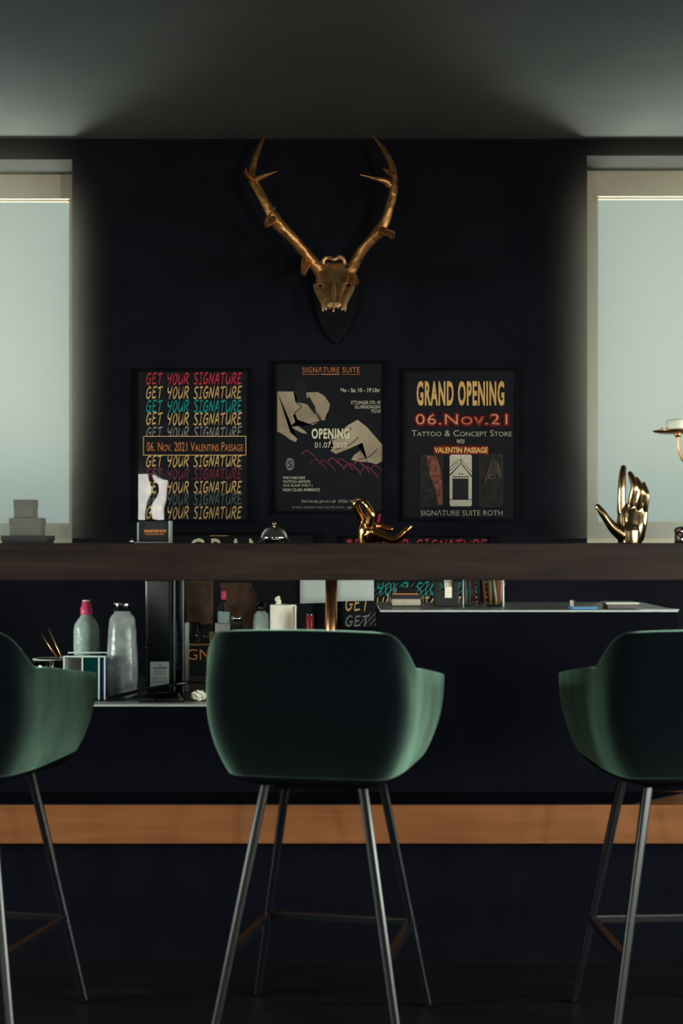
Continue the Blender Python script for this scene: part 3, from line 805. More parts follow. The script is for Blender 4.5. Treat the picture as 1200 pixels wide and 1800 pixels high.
# gold hand lying back (middle)
def PT(px, py, d=DB, dd=0.0): return P(px, py, d+dd)
chains = [
 [(PT(640, 962, dd=.012), 8*U), (PT(640, 942, dd=.012), 9*U), (PT(642, 930, dd=.010), 9.5*U), (PT(645, 921, dd=.006), 8*U)],
 [(PT(650, 946, dd=-.006), 7*U), (PT(652, 934, dd=-.006), 9*U), (PT(654, 925, dd=-.004), 7*U)],
 [(PT(648, 940, dd=.0), 10*U), (PT(660, 941, dd=.0), 10*U), (PT(672, 943), 8*U)],
 # two raised fingers
 [(PT(642, 926, dd=.014), 6.5*U), (PT(636, 912, dd=.012), 5.8*U), (PT(628, 898, dd=.006), 5.6*U), (PT(625, 886, dd=.0), 5*U), (PT(629, 878, dd=-.006), 3.6*U)],
 [(PT(648, 922, dd=-.004), 6*U), (PT(650, 908, dd=-.010), 5.8*U), (PT(647, 894, dd=-.014), 5.4*U), (PT(641, 884, dd=-.016), 4.8*U), (PT(637, 880, dd=-.014), 3.4*U)],
 [(PT(650, 922, dd=-.026), 5*U), (PT(653, 906, dd=-.034), 5*U), (PT(648, 892, dd=-.036), 4.2*U), (PT(643, 886, dd=-.034), 3*U)],
 # finger pointing right
 [(PT(654, 926, dd=.016), 6*U), (PT(665, 924, dd=.020), 5*U), (PT(678, 927, dd=.020), 4.4*U), (PT(687, 930, dd=.018), 3.4*U)],
 # thumb, down along the bar and up to the right
 [(PT(660, 938, dd=-.01), 8*U), (PT(676, 944, dd=-.02), 6.4*U), (PT(692, 949, dd=-.028), 5.6*U), (PT(704, 943, dd=-.034), 5*U), (PT(714, 933, dd=-.038), 4.6*U), (PT(721, 926, dd=-.04), 3.2*U)],
]
chains = [[(p, r*1.22) for p, r in ch] for ch in chains]
bm = cut_flat(melt(chains, .0014, 7), BT+.0003)
single('hand_sculpture', bm, M['gold'], 'small glossy copper-gold hand sculpture with bent fingers, in front of the middle poster', 'sculpture', 'gold hands on the bar', True)
# red pencil and red cap behind it
bm = sweep([PT(658, 953, dd=.06), PT(667, 902, dd=.06)], [.0028, .0028], seg=8)
zm = min(v.co.z for v in bm.verts)
for v in bm.verts: v.co.z += BT+.0003-zm
single('pencil', bm, mat('red_lacquer', (.45, .01, .03), rough=.3), 'thin red pencil leaning behind the middle gold hand', 'pencil', None, True)
bm = lathe([(0, 0), (.008, 0), (.0085, .004), (.006, .008), (0, .0095)], onbar(614)+Vector((0, .03, .0003)), 20)
single('bottle_cap', bm, M['pink'], 'tiny red cap on the bar just left of the middle gold hand', 'cap', None, True)
# big gold hand at the right window
chains = [
 [(PT(1106, 975), 16*U), (PT(1107, 955), 16*U), (PT(1107, 932), 17*U)],
 [(PT(1099, 970, dd=.006), 10.5*U), (PT(1097, 950, dd=.006), 10.5*U), (PT(1097, 930, dd=.004), 13*U), (PT(1097, 905, dd=.0), 10.5*U), (PT(1096, 893), 8.5*U)],
 [(PT(1110, 968), 12*U), (PT(1109, 950), 12*U), (PT(1109, 925, dd=-.004), 12*U), (PT(1110, 905, dd=-.004), 9*U), (PT(1110, 893), 8*U)],
 [(PT(1116, 970), 10*U), (PT(1117, 948), 10*U), (PT(1120, 925), 11*U), (PT(1121, 905), 8.5*U), (PT(1121, 894), 7.5*U)],
 [(PT(1122, 945, dd=.006), 9*U), (PT(1127, 920, dd=.006), 9*U), (PT(1131, 900, dd=.004), 7*U)],
 # index
 [(PT(1093, 900), 8*U), (PT(1092, 878, dd=-.004), 6.6*U), (PT(1092.5, 857, dd=-.006), 6.4*U), (PT(1093.5, 838, dd=-.004), 5.8*U), (PT(1095.5, 822, dd=.002), 4.7*U)],
 # middle
 [(PT(1108, 898), 7*U), (PT(1111, 876, dd=-.012), 6*U), (PT(1114.5, 857, dd=-.018), 5.8*U), (PT(1111, 841, dd=-.012), 5.2*U), (PT(1107, 832, dd=-.004), 4*U)],
 # ring
 [(PT(1120, 900), 6.6*U), (PT(1123, 880, dd=-.014), 5.6*U), (PT(1126.5, 863, dd=-.020), 5.4*U), (PT(1122, 849, dd=-.014), 4.7*U), (PT(1118, 841, dd=-.006), 3.5*U)],
 # little finger
 [(PT(1131, 902, dd=.004), 6*U), (PT(1134.5, 885, dd=-.008), 4.9*U), (PT(1136, 869, dd=-.012), 4.8*U), (PT(1133, 858, dd=-.008), 4.2*U), (PT(1131, 850, dd=-.002), 3.2*U)],
 # thumb
 [(PT(1093, 940, dd=-.004), 11*U), (PT(1078, 928, dd=-.012), 8.6*U), (PT(1067, 914, dd=-.016), 6.6*U), (PT(1058, 901, dd=-.018), 6*U), (PT(1050, 890, dd=-.016), 4.4*U)],
]
chains = [[(p, r*1.13) for p, r in ch] for ch in chains]
bm = cut_flat(melt(chains, .0014, 24), BT+.0003)
single('hand_sculpture', bm, M['gold_light'], 'tall gold hand sculpture standing upright with spread thumb before the right window', 'sculpture', 'gold hands on the bar', True)
# candle holder at the right edge
c = onbar(1280)
th = Thing('candle_holder', c, 'copper arm of a candle holder with plate, at the right edge before the window', 'candle holder')
kn = PT(1191, 762)
th.part('foot', lathe([(0, .0003), (.05, .0003), (.052, .004), (.03, .010), (.008, .016), (0, .016)], c), M['copper'], True)
th.part('stem', sweep([c+Vector((0, 0, .012)), c+Vector((0, 0, .13)), c+Vector((0, 0, .235))], .0055, seg=14), M['copper'], True)
for s in (1, -1):
    m_ = lambda px, py: (PT(px, py) if s == 1 else Vector((2*c.x-PT(px, py).x, DB, PT(px, py).z)))
    arm = th.part('arm', tube_pts([m_(1191.5, 764), m_(1192, 780), m_(1195, 796), m_(1204, 812), m_(1236, 823), m_(1280, 826)], [.0036, .0038, .004, .0042, .0042, .0042], 8, seg=12), M['copper'], True)
    k0 = m_(1191, 757)
    th.part('drip_plate', lathe([(0, -.003), (.05, -.003), (.066, .0005), (.069, .004), (.066, .003), (.04, 0), (0, 0)], k0+Vector((0, 0, -.004)), 40), M['copper'], True)
    th.part('knob', lathe([(0, -.017), (.006, -.016), (.0095, -.010), (.0095, -.006), (.007, -.003), (0, -.003)], k0+Vector((0, 0, -.002)), 20), M['copper'], True)
    th.part('candle', lathe([(0, 0), (.031, 0), (.033, .004), (.033, .030), (.029, .034), (.006, .031), (0, .031)], k0+Vector((0, 0, -.0035)), 32), M['wax'], True)
    th.part('wax_drip', lathe([(0, 0), (.009, 0), (.006, .004), (.004, .009), (0, .011)], k0+Vector((-s*.047, -.01, -.002)), 14), M['wax'], True)
# chrome tin at the right edge
c = onbar(1211)
th = Thing('metal_canister', c, 'small chrome canister on the bar at the right edge, beside the big gold hand', 'canister')
th.part('body', lathe([(0, .0003), (.046, .0003), (.047, .002), (.047, .033), (0, .033)], c+Vector((0, -.03, 0))), M['chrome'], True)
th.part('lid', lathe([(.049, .032), (.049, .036), (.044, .043), (.03, .048), (0, .050)], c+Vector((0, -.03, 0))), M['chrome'], True)

# ------------------------------------------------------------------ things on the low cabinet
def on(px, d, z): return Vector(((px-HX)/F*d, d, z+.0004))
def prof(px_prof, base_y, d):
    """(half width px, y px) to (r, z)"""
    return [(r*d/F, (base_y-y)*d/F) for r, y in px_prof]
# misted carafe
d = 4.10; c = on(215, d, CL); by = 945+(H-CL)/d*F
pr = prof([(0, 1225), (24, 1225), (27, 1220), (28, 1200), (28.5, 1180), (26.5, 1145), (24.5, 1110), (22.5, 1088), (19, 1082), (14, 1077), (13.5, 1070)], by, d)
pr = [(r, max(0, z-pr[0][1])) for r, z in pr]
inner = [(max(0, r-.003), max(z, .006)) for r, z in pr[::-1]]
th = Thing('carafe', c, 'tall misted glass carafe with black cap left of the black appliance', 'carafe')
th.part('glass_body', lathe(pr+inner[:-1]+[(0, .006)], c, 48), M['frosty'], True)
zt = pr[-1][1]
th.part('cap', lathe([(.0235, zt-.006), (.0245, zt-.006), (.0245, zt+.012), (.0235, zt+.0155), (0, zt+.016)], c, 40), M['black_plastic'], True)
th.part('cap_ring', lathe([(.0248, zt+.0122), (.0252, zt+.014), (.0238, zt+.0168), (0, zt+.0172)], c, 40), M['chrome'], True)
# water bottle with pink cap
d = 4.32; c = on(152, d, CL); by = 945+(H-CL)/d*F
pr = [(0, 0), (.034, 0), (.039, .004), (.039, .06), (.0375, .064), (.039, .068), (.039, .10), (.0375, .104), (.039, .108), (.039, .178), (.036, .196), (.025, .213), (.0165, .222), (.0155, .236)]
inner = [(max(0, r-.0012), max(z, .002)) for r, z in pr[::-1]]
th = Thing('water_bottle', c, 'clear plastic water bottle with a pink cap behind the left stool', 'bottle')
th.part('bottle_body', lathe(pr+inner[:-1]+[(0, .002)], c, 40), M['pet'], True)
th.part('cap', lathe([(.018, .226), (.0185, .227), (.0185, .246), (.015, .250), (.0135, .262), (.011, .266), (0, .266)], c, 28), M['pink'], True)
th.part('cap_lid', lathe([(.0125, .2662), (.013, .2675), (.010, .2705), (0, .271)], c, 24), mat('clear_cap', (.9, .85, .83), rough=.2))
# acrylic organiser with three cells
d = 4.06; x0 = on(116, d, CL).x; x1 = on(187, d, CL).x; xm = [x0, on(148, d, CL).x, on(177, d, CL).x, x1]
c = Vector(((x0+x1)/2, d, CL+.0004)); zt = CL+.124
th = Thing('desk_organiser', c, 'clear acrylic organiser with teal and blue contents behind the left stool arm', 'organiser')
bm = bmesh.new()
for x in xm: box(bm, x-.0018, x+.0018, d-.03, d+.03, c.z, zt, .0006)
box(bm, x0, x1, d-.03, d-.027, c.z, zt-.003, .0006); box(bm, x0, x1, d+.027, d+.03, c.z, zt+.004, .0006); box(bm, x0, x1, d-.03, d+.03, c.z, c.z+.003)
th.part('clear_cells', bm, M['acrylic'])
bm = bmesh.new()
for x in xm: box(bm, x-.0021, x+.0021, d-.0306, d-.0282, c.z+.001, zt+.0005, .0006)
box(bm, x0, x1, d-.0306, d-.0290, zt-.003, zt+.0008, .0006); box(bm, x0, x1, d+.0275, d+.0306, zt+.003, zt+.007, .0006)
th.part('polished_rim', bm, mat('bright_acrylic_edge', (.8, .88, .83), rough=.15, trans=.3))
def filler(name, a, b, z, m, label):
    bm = boxm(a+.004, b-.004, d-.022, d+.022, c.z+.0035, z, .001)
    return single(name, bm, m, label, 'card block', 'cards in the acrylic organiser')
filler('card_block', xm[0], xm[1], zt-.008, M['grey_card'], 'grey card block in the left cell of the acrylic organiser')
filler('card_block', xm[1], xm[2], zt-.008, M['teal'], 'teal card block in the middle cell of the acrylic organiser')
filler('card_block', xm[2], xm[3], zt-.010, M['blue'], 'blue card block in the right cell of the acrylic organiser')
# gold sticks in a glass behind
d = 4.20; g0 = on(126, d, CL)
th = Thing('drinking_glass', g0, 'drinking glass holding two gold sticks behind the acrylic organiser', 'glass')
th.part('tumbler', lathe([(0, 0), (.022, 0), (.026, .11), (.0248, .11), (.021, .006), (0, .006)], g0, 32), M['glass'], True)
for (px, py, ox, lab) in ((86, 1105, .012, 'upright slim gold stick leaning left above the acrylic organiser'), (74, 1116, -.004, 'flatter gold stick crossing the other one above the acrylic organiser')):
    tip = P(px, py, d); bm = sweep([g0+Vector((ox, 0.004 if ox > 0 else -.006, .012)), tip] if ox > 0 else [g0+Vector((-.018, -.006, .070)), tip], .0024, seg=8)
    single('stick', bm, M['copper'], lab, 'stick', 'gold sticks', True)
# glass dish far left
d = 4.15; c = on(88, d, CL)
c.z = CL+.0004
th = Thing('glass_bowl', c, 'low pressed-glass bowl behind the left stool', 'bowl')
pr = [(0, 0), (.030, 0), (.036, .004), (.046, .080), (.049, .106), (.0470, .106), (.034, .010), (0, .008)]
bm = lathe(pr, c, 32)
for v in bm.verts:
    a = math.atan2(v.co.y-c.y, v.co.x-c.x); k = 1+.02*math.cos(16*a)
    v.co.x = c.x+(v.co.x-c.x)*k; v.co.y = c.y+(v.co.y-c.y)*k
th.part('bowl', bm, M['glass'], True)
bm = lathe([(.046, .1045), (.0505, .105), (.0505, .1075), (.046, .1075)], c, 32)
th.part('rim', bm, mat('bright_glass_rim', (.85, .9, .86), rough=.15, trans=.3), True)
# black appliance tower
d = 4.16
x0, x1 = on(258, d-.08, CL).x, on(300, d-.08, CL).x
th = Thing('drinks_machine', ((x0+x1)/2, d, CL), 'tall glossy black drinks machine under the bar with a grey sticker', 'appliance')
th.part('tower', boxm(x0, x1, d-.08, d+.08, CL+.012, BT-.105, .006, 3), M['black_plastic'])
th.part('base', boxm(x0-.004, x1+.003, d-.10, d+.09, CL+.0004, CL+.012, .003), M['black_plastic'])
th.part('chrome_strip', boxm(x0-.0045, x0-.0003, d-.078, d-.072, CL+.014, BT-.11, .0008), M['chrome'])
th.part('strip_clip', boxm(x0-.006, x0+.001, d-.082, d-.070, CL+.145, CL+.160, .002), M['chrome'])
th.part('sticker', boxm(on(264, d-.0812, 0).x, on(297, d-.0812, 0).x, d-.0812, d-.0803, P(0, 1207, d-.08).z, P(0, 1163, d-.08).z), M['label_grey'])
bm = bmesh.new(); dd = d-.0815
line(bm, [(280.5, 1165), (277.5, 1169.5), (283.5, 1169.5), (280.5, 1165)], .8, dd); line(bm, [(269, 1174), (293, 1174)], 2.2, dd)
for k in range(4): line(bm, [(270, 1178+k*2.6), (292, 1178+k*2.6)], .9, dd)
for k in range(4): line(bm, [(268, 1191+k*2.8), (294, 1191+k*2.8)], 1.0, dd)
th.part('sticker_print', bm, M['black_matte'])
# clear box standing to its right, with a white card
d = 4.22; x0, x1 = on(307, 4.17, 0).x, on(322, 4.17, 0).x
th = Thing('acrylic_box', ((x0+x1)/2, d, CL), 'clear upright acrylic box standing between the black machine and white card', 'box')
bm = bmesh.new()
box(bm, x0, x1, d-.05, d-.047, CL+.0004, BT-.106); box(bm, x0, x0+.003, d-.047, d+.05, CL+.0004, BT-.106); box(bm, x1-.003, x1, d-.047, d+.05, CL+.0004, BT-.106); box(bm, x0+.003, x1-.003, d+.047, d+.05, CL+.0004, BT-.106)
th.part('clear_walls', bm, pane_mat('blue_acrylic', 1.8, tint=(.55, .62, .68), rough=.12))
bm = bmesh.new()
for (xx, yy) in ((x0, d-.05), (x1, d-.05)): box(bm, xx-.0012, xx+.0012, yy-.001, yy+.001, CL+.0005, BT-.106)
th.part('bright_edges', bm, mat('acrylic_edge_blue', (.35, .4, .42), rough=.2))
single('card', boxm(x0+.004, x1-.004, d-.044, d-.01, CL+.001, P(0, 1178, d-.044).z, .001), M['grey_card'], 'small grey card inside the clear acrylic box', 'card')
d = 4.25
bm = bmesh.new(); a = P(322, 1205, d); b = P(329, 1095, d); a.z = CL+.0004
rotbox(bm, Vector(((a.x+b.x)/2, d+.02, (a.z+b.z)/2)), .0125, .06, b.z-a.z, 0, 0, bev=.001)
single('white_card', bm, M['white'], 'white card standing on edge right of the black machine', 'card')
# black cable, dispenser and crumpled tissue
d = 4.02
pts = [(188, 1228, 3.985), (200, 1225, 3.985), (225, 1219, 3.99), (250, 1213, 4.0), (285, 1207, 4.0), (320, 1201, 4.03), (350, 1198, 4.08), (385, 1200, 4.15)]
q = []
for i, (x, y, dd) in enumerate(pts):
    p = P(x, y, dd); p.z = max(p.z, CL+.0062); q.append(p)
bm = tube_pts(q, [.0055]*len(q), 8, seg=10)
single('cable', bm, M['black_plastic'], 'thick black cable curving over the low cabinet in front of the carafe', 'cable', None, True)
c = on(285, 3.985, CL)
th = Thing('tape_dispenser', c, 'black tape dispenser with metal cutter lying before the black machine', 'tape dispenser')
bm = bmesh.new()
pr = [(-.062, .004), (-.05, .016), (-.02, .022), (.02, .026), (.055, .020), (.062, .006), (.06, .0), (-.06, .0)]
A = [bm.verts.new(c+Vector((x, -.02, z))) for x, z in pr]; B = [bm.verts.new(c+Vector((x, .02, z))) for x, z in pr]
bm.faces.new(A); bm.faces.new(B[::-1])
for k in range(len(pr)): bm.faces.new((A[k], A[(k+1) % len(pr)], B[(k+1) % len(pr)], B[k]))
th.part('body', evaluated(bm, [('BEVEL', dict(width=.004, segments=3))]), M['black_plastic'], True)
bm = bmesh.new(); rotbox(bm, c+Vector((.052, -.014, .0185)), .006, .022, .018, 0, -.5, bev=.001)
th.part('cutter', bm, M['chrome'])
bm = bmesh.new(); bmesh.ops.create_icosphere(bm, subdivisions=4, radius=1)
c = on(350, 3.99, CL)
for v in bm.verts:
    n = math.sin(7*v.co.x+3*v.co.z)*math.cos(6*v.co.y+2*v.co.x)*.28+math.sin(15*v.co.z+9*v.co.x)*.12
    v.co = c+Vector((v.co.x*.020*(1+n), v.co.y*.016*(1+n), .0135+v.co.z*.0125*(1+n)))
zm = min(v.co.z for v in bm.verts)
for v in bm.verts: v.co.z += CL+.0004-zm
single('crumpled_tissue', bm, M['tissue'], 'crumpled white tissue on the low cabinet left of the centre stool', 'tissue', None, True)
# red can carrying two boxes
d = 4.32; c = on(382, d, CL)
th = Thing('drink_can', c, 'red drink can with pale top behind the centre stool, under the kraft box', 'can')
zc = (1212-1139)*d/F
th.part('can_body', lathe([(0, 0), (.024, 0), (.0325, .010), (.033, .012), (.033, zc-.012), (.028, zc-.003)], c, 36), M['red_can'], True)
th.part('can_top', lathe([(.0282, zc-.004), (.0288, zc), (.026, zc), (.0255, zc-.003), (0, zc-.003)], c, 36), M['chrome'], True)
zc = c.z+zc
bm = bmesh.new(); hb = 27*d/F; rotbox(bm, Vector((on(392, d, 0).x, d, zc+hb/2+.0003)), .062, .06, hb, .5, bev=.001)
single('kraft_box', bm, M['kraft'], 'small brown kraft box balanced on the red can', 'box')
bm = bmesh.new(); zc += hb+.0006; hb = 15*d/F; rotbox(bm, Vector((on(391, d, 0).x, d, zc+hb/2)), .045, .045, hb, .1, bev=.001)
single('white_box', bm, M['white'], 'small white box on top of the kraft box', 'box')
# kitchen roll
d = 4.20; c = on(497.5, d, CL); rr = 23*d/F; hh = (1218-1062)*d/F
th = Thing('kitchen_roll', c, 'white kitchen roll standing upright behind the centre stool', 'kitchen roll')
bm = lathe([(.018, .0), (rr-.001, 0), (rr, .001), (rr, hh-.001), (rr-.001, hh), (.018, hh), (.018, .0)], c, 48)
th.part('paper_roll', bm, M['tissue'], False)
bm = bmesh.new(); box(bm, c.x+rr-.004, c.x+rr+.0012, c.y-.03, c.y+.001, c.z+.001, c.z+hh-.004, .0005)
th.part('loose_sheet', bm, M['tissue'])
bm = tube_pts([c+Vector((-.016, 0, hh-.004)), c+Vector((-.012, -.002, hh+.008)), c+Vector((-.017, -.004, hh+.016)), c+Vector((-.010, -.003, hh+.024))], [.009, .007, .008, .003], 5, seg=9)
th.part('torn_end', bm, M['tissue'], True)
# soap bottle
c = on(459, d+.02, CL)
th = Thing('soap_bottle', c, 'clear squeeze bottle with black cap left of the kitchen roll', 'bottle')
hz = (1218-1073)*d/F
pr = [(0, 0), (.022, 0), (.0245, .004), (.0245, hz-.035), (.021, hz-.012), (.012, hz-.002), (.010, hz)]
inner = [(max(0, r-.0012), max(z, .002)) for r, z in pr[::-1]]
th.part('bottle_body', lathe(pr+inner[:-1]+[(0, .002)], c, 36), M['pet'], True)
th.part('cap', lathe([(.012, hz-.001), (.0125, hz), (.0125, hz+.018), (.009, hz+.022), (.004, hz+.03), (0, hz+.03)], c, 24), M['black_plastic'], True)

# glass shelf on the wall with glasses and small bottles
SZ = P(0, 1131, 5.45).z
th = Thing('wall_shelf', (P(450, 0, 5.5).x, 5.5, SZ), 'narrow glass wall shelf with gold front edge in front of the lower left poster', 'shelf')
xa, xb = P(304, 0, 5.45).x, P(556, 0, 5.45).x
th.part('glass_board', boxm(xa, xb, 5.44, 5.575, SZ-.006, SZ), M['acrylic'])
th.part('gold_edge', boxm(xa, xb, 5.436, 5.440, SZ-.007, SZ+.0005), mat('dull_brass', (.5, .3, .12), rough=.4, metal=1.0))
for x in (xa+.03, xb-.03): th.part('bracket', boxm(x-.004, x+.004, 5.445, 5.578, SZ-.014, SZ-.0065), M['black_matte'])
def shelf(px): return Vector((P(px, 0, 5.50).x, 5.50, SZ+.0006))
def tumbler(px, r, hgt, label):
    c = shelf(px)
    th = Thing('tumbler', c, label, 'glass', 'tumblers on the wall shelf')
    bm = lathe([(0, 0), (r*.9, 0), (r, .004), (r, hgt), (r-.002, hgt), (r-.003, .010), (0, .008)], c, 32)
    for v in bm.verts:
        a = math.atan2(v.co.y-c.y, v.co.x-c.x); k = 1+.05*math.cos(10*a)*math.cos((v.co.z-c.z)*260)
        v.co.x = c.x+(v.co.x-c.x)*k; v.co.y = c.y+(v.co.y-c.y)*k
    th.part('cut_glass', bm, M['glass'], True)
    th.part('rim', lathe([(r-.002, hgt), (r+.0004, hgt), (r+.0004, hgt+.0015), (r-.002, hgt+.0015)], c, 32), M['glass'], True)
tumbler(341, .025, .078, 'cut-glass tumbler at the left end of the wall shelf')
tumbler(362, .020, .070, 'second smaller tumbler from the left on the wall shelf')
c = shelf(393)
th = Thing('spirit_bottle', c, 'clear spirit bottle with pink cap and pale label on the wall shelf', 'bottle')
pr = [(0, 0), (.020, 0), (.023, .003), (.023, .125), (.019, .142), (.010, .152), (.0085, .168)]
inner = [(max(0, r-.0015), max(z, .004)) for r, z in pr[::-1]]
th.part('bottle_body', lathe(pr+inner[:-1]+[(0, .004)], c, 32), M['glass'], True)
th.part('cap', lathe([(.0105, .165), (.011, .166), (.011, .196), (.009, .199), (0, .199)], c, 20), M['pink'], True)
bm = lathe([(.0234, .065), (.0236, .066), (.0236, .118), (.0234, .119)], c, 32)
th.part('label_band', bm, flat('pale_teal_label', (.35, .48, .46)))
c = shelf(416)
th = Thing('lidded_jar', c, 'small glass jar with metal lid right of the spirit bottle on the wall shelf', 'jar')
th.part('jar_body', lathe([(0, 0), (.022, 0), (.0235, .003), (.0235, .080), (.020, .086), (.020, .09), (.0185, .09), (.0215, .078), (.0215, .006), (0, .005)], c, 32), M['glass'], True)
th.part('lid', lathe([(.0215, .085), (.0225, .086), (.0225, .098), (.020, .101), (0, .101)], c, 32), M['chrome'], True)
c = shelf(544)
th = Thing('slim_can', c, 'slim red can at the right end of the wall shelf, left of the copper pole', 'can')
th.part('can_body', lathe([(0, 0), (.012, 0), (.0158, .006), (.0158, .100), (.013, .106)], c, 28), M['red_can'], True)
th.part('can_top', lathe([(.0132, .1055), (.0137, .109), (.0122, .109), (.012, .107), (0, .107)], c, 28), M['chrome'], True)

# ------------------------------------------------------------------ things on the tall cabinet
d = 4.12
def onc(px, dd=0): return Vector((P(px, 0, d+dd).x, d+dd, CR+.0004))
S = d/F
c = onc(714)
th = Thing('card_tray', c, 'shallow metal tray of pale cards left of the pen pot, right of notes', 'tray')
w2 = 30*S
bm = boxm(c.x-w2, c.x+w2, d-.03, d+.03, c.z, c.z+.004, .0008)
box(bm, c.x-w2-.004, c.x-w2+.002, d-.03, d+.03, c.z, c.z+23*S, .001); box(bm, c.x+w2-.002, c.x+w2+.004, d-.03, d+.03, c.z, c.z+21*S, .001)
th.part('tray', bm, M['chrome'])
z = c.z+.0045
zq = z+.018
single('card_stack', boxm(c.x-26*S, c.x+24*S, d-.027, d+.026, z, zq, .001), flat('beige_cards', (.42, .36, .28)), 'stack of pale beige cards in the metal tray', 'cards')
single('black_card_box', boxm(c.x-27*S, c.x+26*S, d-.026, d+.027, zq+.0003, zq+.013, .001), M['black_matte'], 'flat black card box lying on the beige cards', 'box')
bm = boxm(c.x-25*S, c.x+20*S, d-.024, d+.024, zq+.0134, zq+.0158, .0006)
single('orange_card', bm, M['orange_ink'], 'thin orange card between the two black boxes in the tray stack', 'card')
bm = bmesh.new(); rotbox(bm, Vector((c.x-1*S, d, zq+.0162+.008)), 36*S, .045, .016, .05, bev=.002)
single('black_wallet', bm, M['black_plastic'], 'small glossy black case on top of the tray stack', 'case')
c = onc(784)
th = Thing('label_printer', c, 'black dispenser with white roll between the card tray and the pen pot', 'dispenser')
bm = boxm(c.x-21*S, c.x+21*S, d-.035, d+.04, c.z, c.z+.052, .006, 3)
box(bm, c.x-21*S, c.x-10*S, d-.035, d+.04, c.z+.04, c.z+.075, .004); box(bm, c.x+9*S, c.x+21*S, d-.035, d+.04, c.z+.04, c.z+.075, .004)
th.part('body', bm, M['black_matte'])
bm = lathe([(0, -.011), (.026, -.011), (.026, .011), (0, .011)], (0, 0, 0), 30)
bm.transform(Matrix.Translation(c+Vector((2*S*1, .0, .062))) @ Matrix.Rotation(PI/2, 4, 'Y'))
th.part('paper_roll', bm, M['tissue'])
bm = bmesh.new(); rotbox(bm, c+Vector((2*S, -.0375, .043)), .020, .0015, .032, 0, 0, .12)
th.part('paper_end', bm, M['tissue'])
# pen pot
c = onc(847); r0, r1 = c.x-35*S, c.x+36*S
th = Thing('pen_pot', c, 'clear acrylic pot full of coloured pens on the tall cabinet', 'pen pot')
bm = bmesh.new(); zt = c.z+.105
for x in (r0, r1-.003): box(bm, x, x+.003, d-.035, d+.035, c.z, zt)
box(bm, r0, r1, d-.035, d-.032, c.z, zt); box(bm, r0, r1, d+.032, d+.035, c.z, zt); box(bm, r0, r1, d-.035, d+.035, c.z, c.z+.003)
th.part('clear_box', bm, M['acrylic'])
bm = bmesh.new()
box(bm, r1-.0032, r1+.0006, d-.0362, d-.0335, c.z, zt, .0005); box(bm, r0-.0006, r0+.0012, d-.0362, d-.0335, c.z, zt, .0003)
th.part('bright_edge', bm, mat('white_acrylic_edge', (.7, .75, .72), rough=.2))
pens = [(818, 815, 'grey', (.25, .25, .26), .0045), (826, 826, 'silver', (.4, .4, .4), .004), (833, 832, 'magenta', (.45, .02, .12), .0045), (841, 838, 'black', (.01, .01, .012), .005),
        (848, 846, 'dark blue', (.02, .02, .06), .0045), (853, 846, 'red-orange', (.62, .08, .02), .004), (862, 857, 'gold', (.50, .26, .06), .0055), (871, 862, 'cream', (.62, .52, .36), .004),
        (868, 876, 'brown', (.12, .05, .03), .004), (875, 873, 'peach', (.75, .28, .18), .006), (878, 879, 'salmon', (.70, .22, .15), .0045)]
for i, (bx, tx, nm, col_, rad) in enumerate(pens):
    yo = -.02+.04*((i*5) % 7)/6
    a = Vector((P(bx, 0, d).x, d+yo, c.z+.0042)); b = Vector((P(tx, 0, d).x, d+yo*.8, c.z+.125+.006*((i*3) % 4)))
    dirv = (b-a)
    bm = sweep([a+Vector((0, 0, .0015)), a+dirv*.08, a+dirv*.12, a+dirv*.97, b], [rad*.35, rad*.7, rad, rad, rad*.6], seg=12)
    single('pen', bm, mat('pen_%s' % nm.replace(' ', '_').replace('-', '_'), col_, rough=.35), '%s pen standing in the clear acrylic pot' % nm, 'pen', 'pens in the acrylic pot', True)
# folded cards and the box at the right
def sheet(name, pts, m, label, cat, th_=.0008, group=None):
    bm = bmesh.new(); f = bm.faces.new([bm.verts.new(p) for p in pts])
    bm = evaluated(bm, [('SOLIDIFY', dict(thickness=th_, offset=1))])
    zm = min(v.co.z for v in bm.verts)
    for v in bm.verts: v.co.z += CR+.0006-zm
    return single(name, bm, m, label, cat, group)
single('blue_card', boxm(P(1002, 0, 4.0).x, P(1046, 0, 4.0).x, 3.97, 4.03, CR+.0004, CR+.006, .0005), flat('blue_card_print', (.10, .28, .50)), 'blue card lying under the folded white leaflet', 'card')
bm = bmesh.new()
z = CR+.0064; y0, y1 = 3.975, 4.035
pp = [(1005, .016), (1011, .014), (1028, .0035), (1049, .009)]
A = [bm.verts.new(Vector((P(x, 0, 4.0).x, y0, z+h_))) for x, h_ in pp]; B = [bm.verts.new(Vector((P(x, 0, 4.0).x, y1, z+h_+.001))) for x, h_ in pp]
C_ = [bm.verts.new(Vector((P(x, 0, 4.0).x, y0, z))) for x in (1005, 1049)]; D_ = [bm.verts.new(Vector((P(x, 0, 4.0).x, y1, z))) for x in (1005, 1049)]
for k in range(3): bm.faces.new((A[k], A[k+1], B[k+1], B[k]))
bm.faces.new((A[0], B[0], D_[0], C_[0])); bm.faces.new((C_[0], D_[0], D_[1], C_[1]))
single('leaflet', bm, flat('pale_pink_paper', (.75, .66, .68)), 'white folded leaflet lying open on the blue card, on tall cabinet', 'leaflet', loc=None)
th = Thing('small_case', (P(1092, 0, 4.02).x, 4.02, CR), 'small brown case with pale lid on the tall cabinet, right of the leaflet', 'case')
a, b = P(1066, 0, 4.0).x, P(1117, 0, 4.0).x
th.part('body', boxm(a, b, 3.985, 4.06, CR+.0006, CR+.0135, .001), mat('brown_case', (.10, .075, .07), rough=.6))
th.part('lid', boxm(a-.005, b+.005, 3.978, 4.066, CR+.0136, CR+.0185, .0018), mat('pale_lid', (.55, .56, .50), rough=.5))
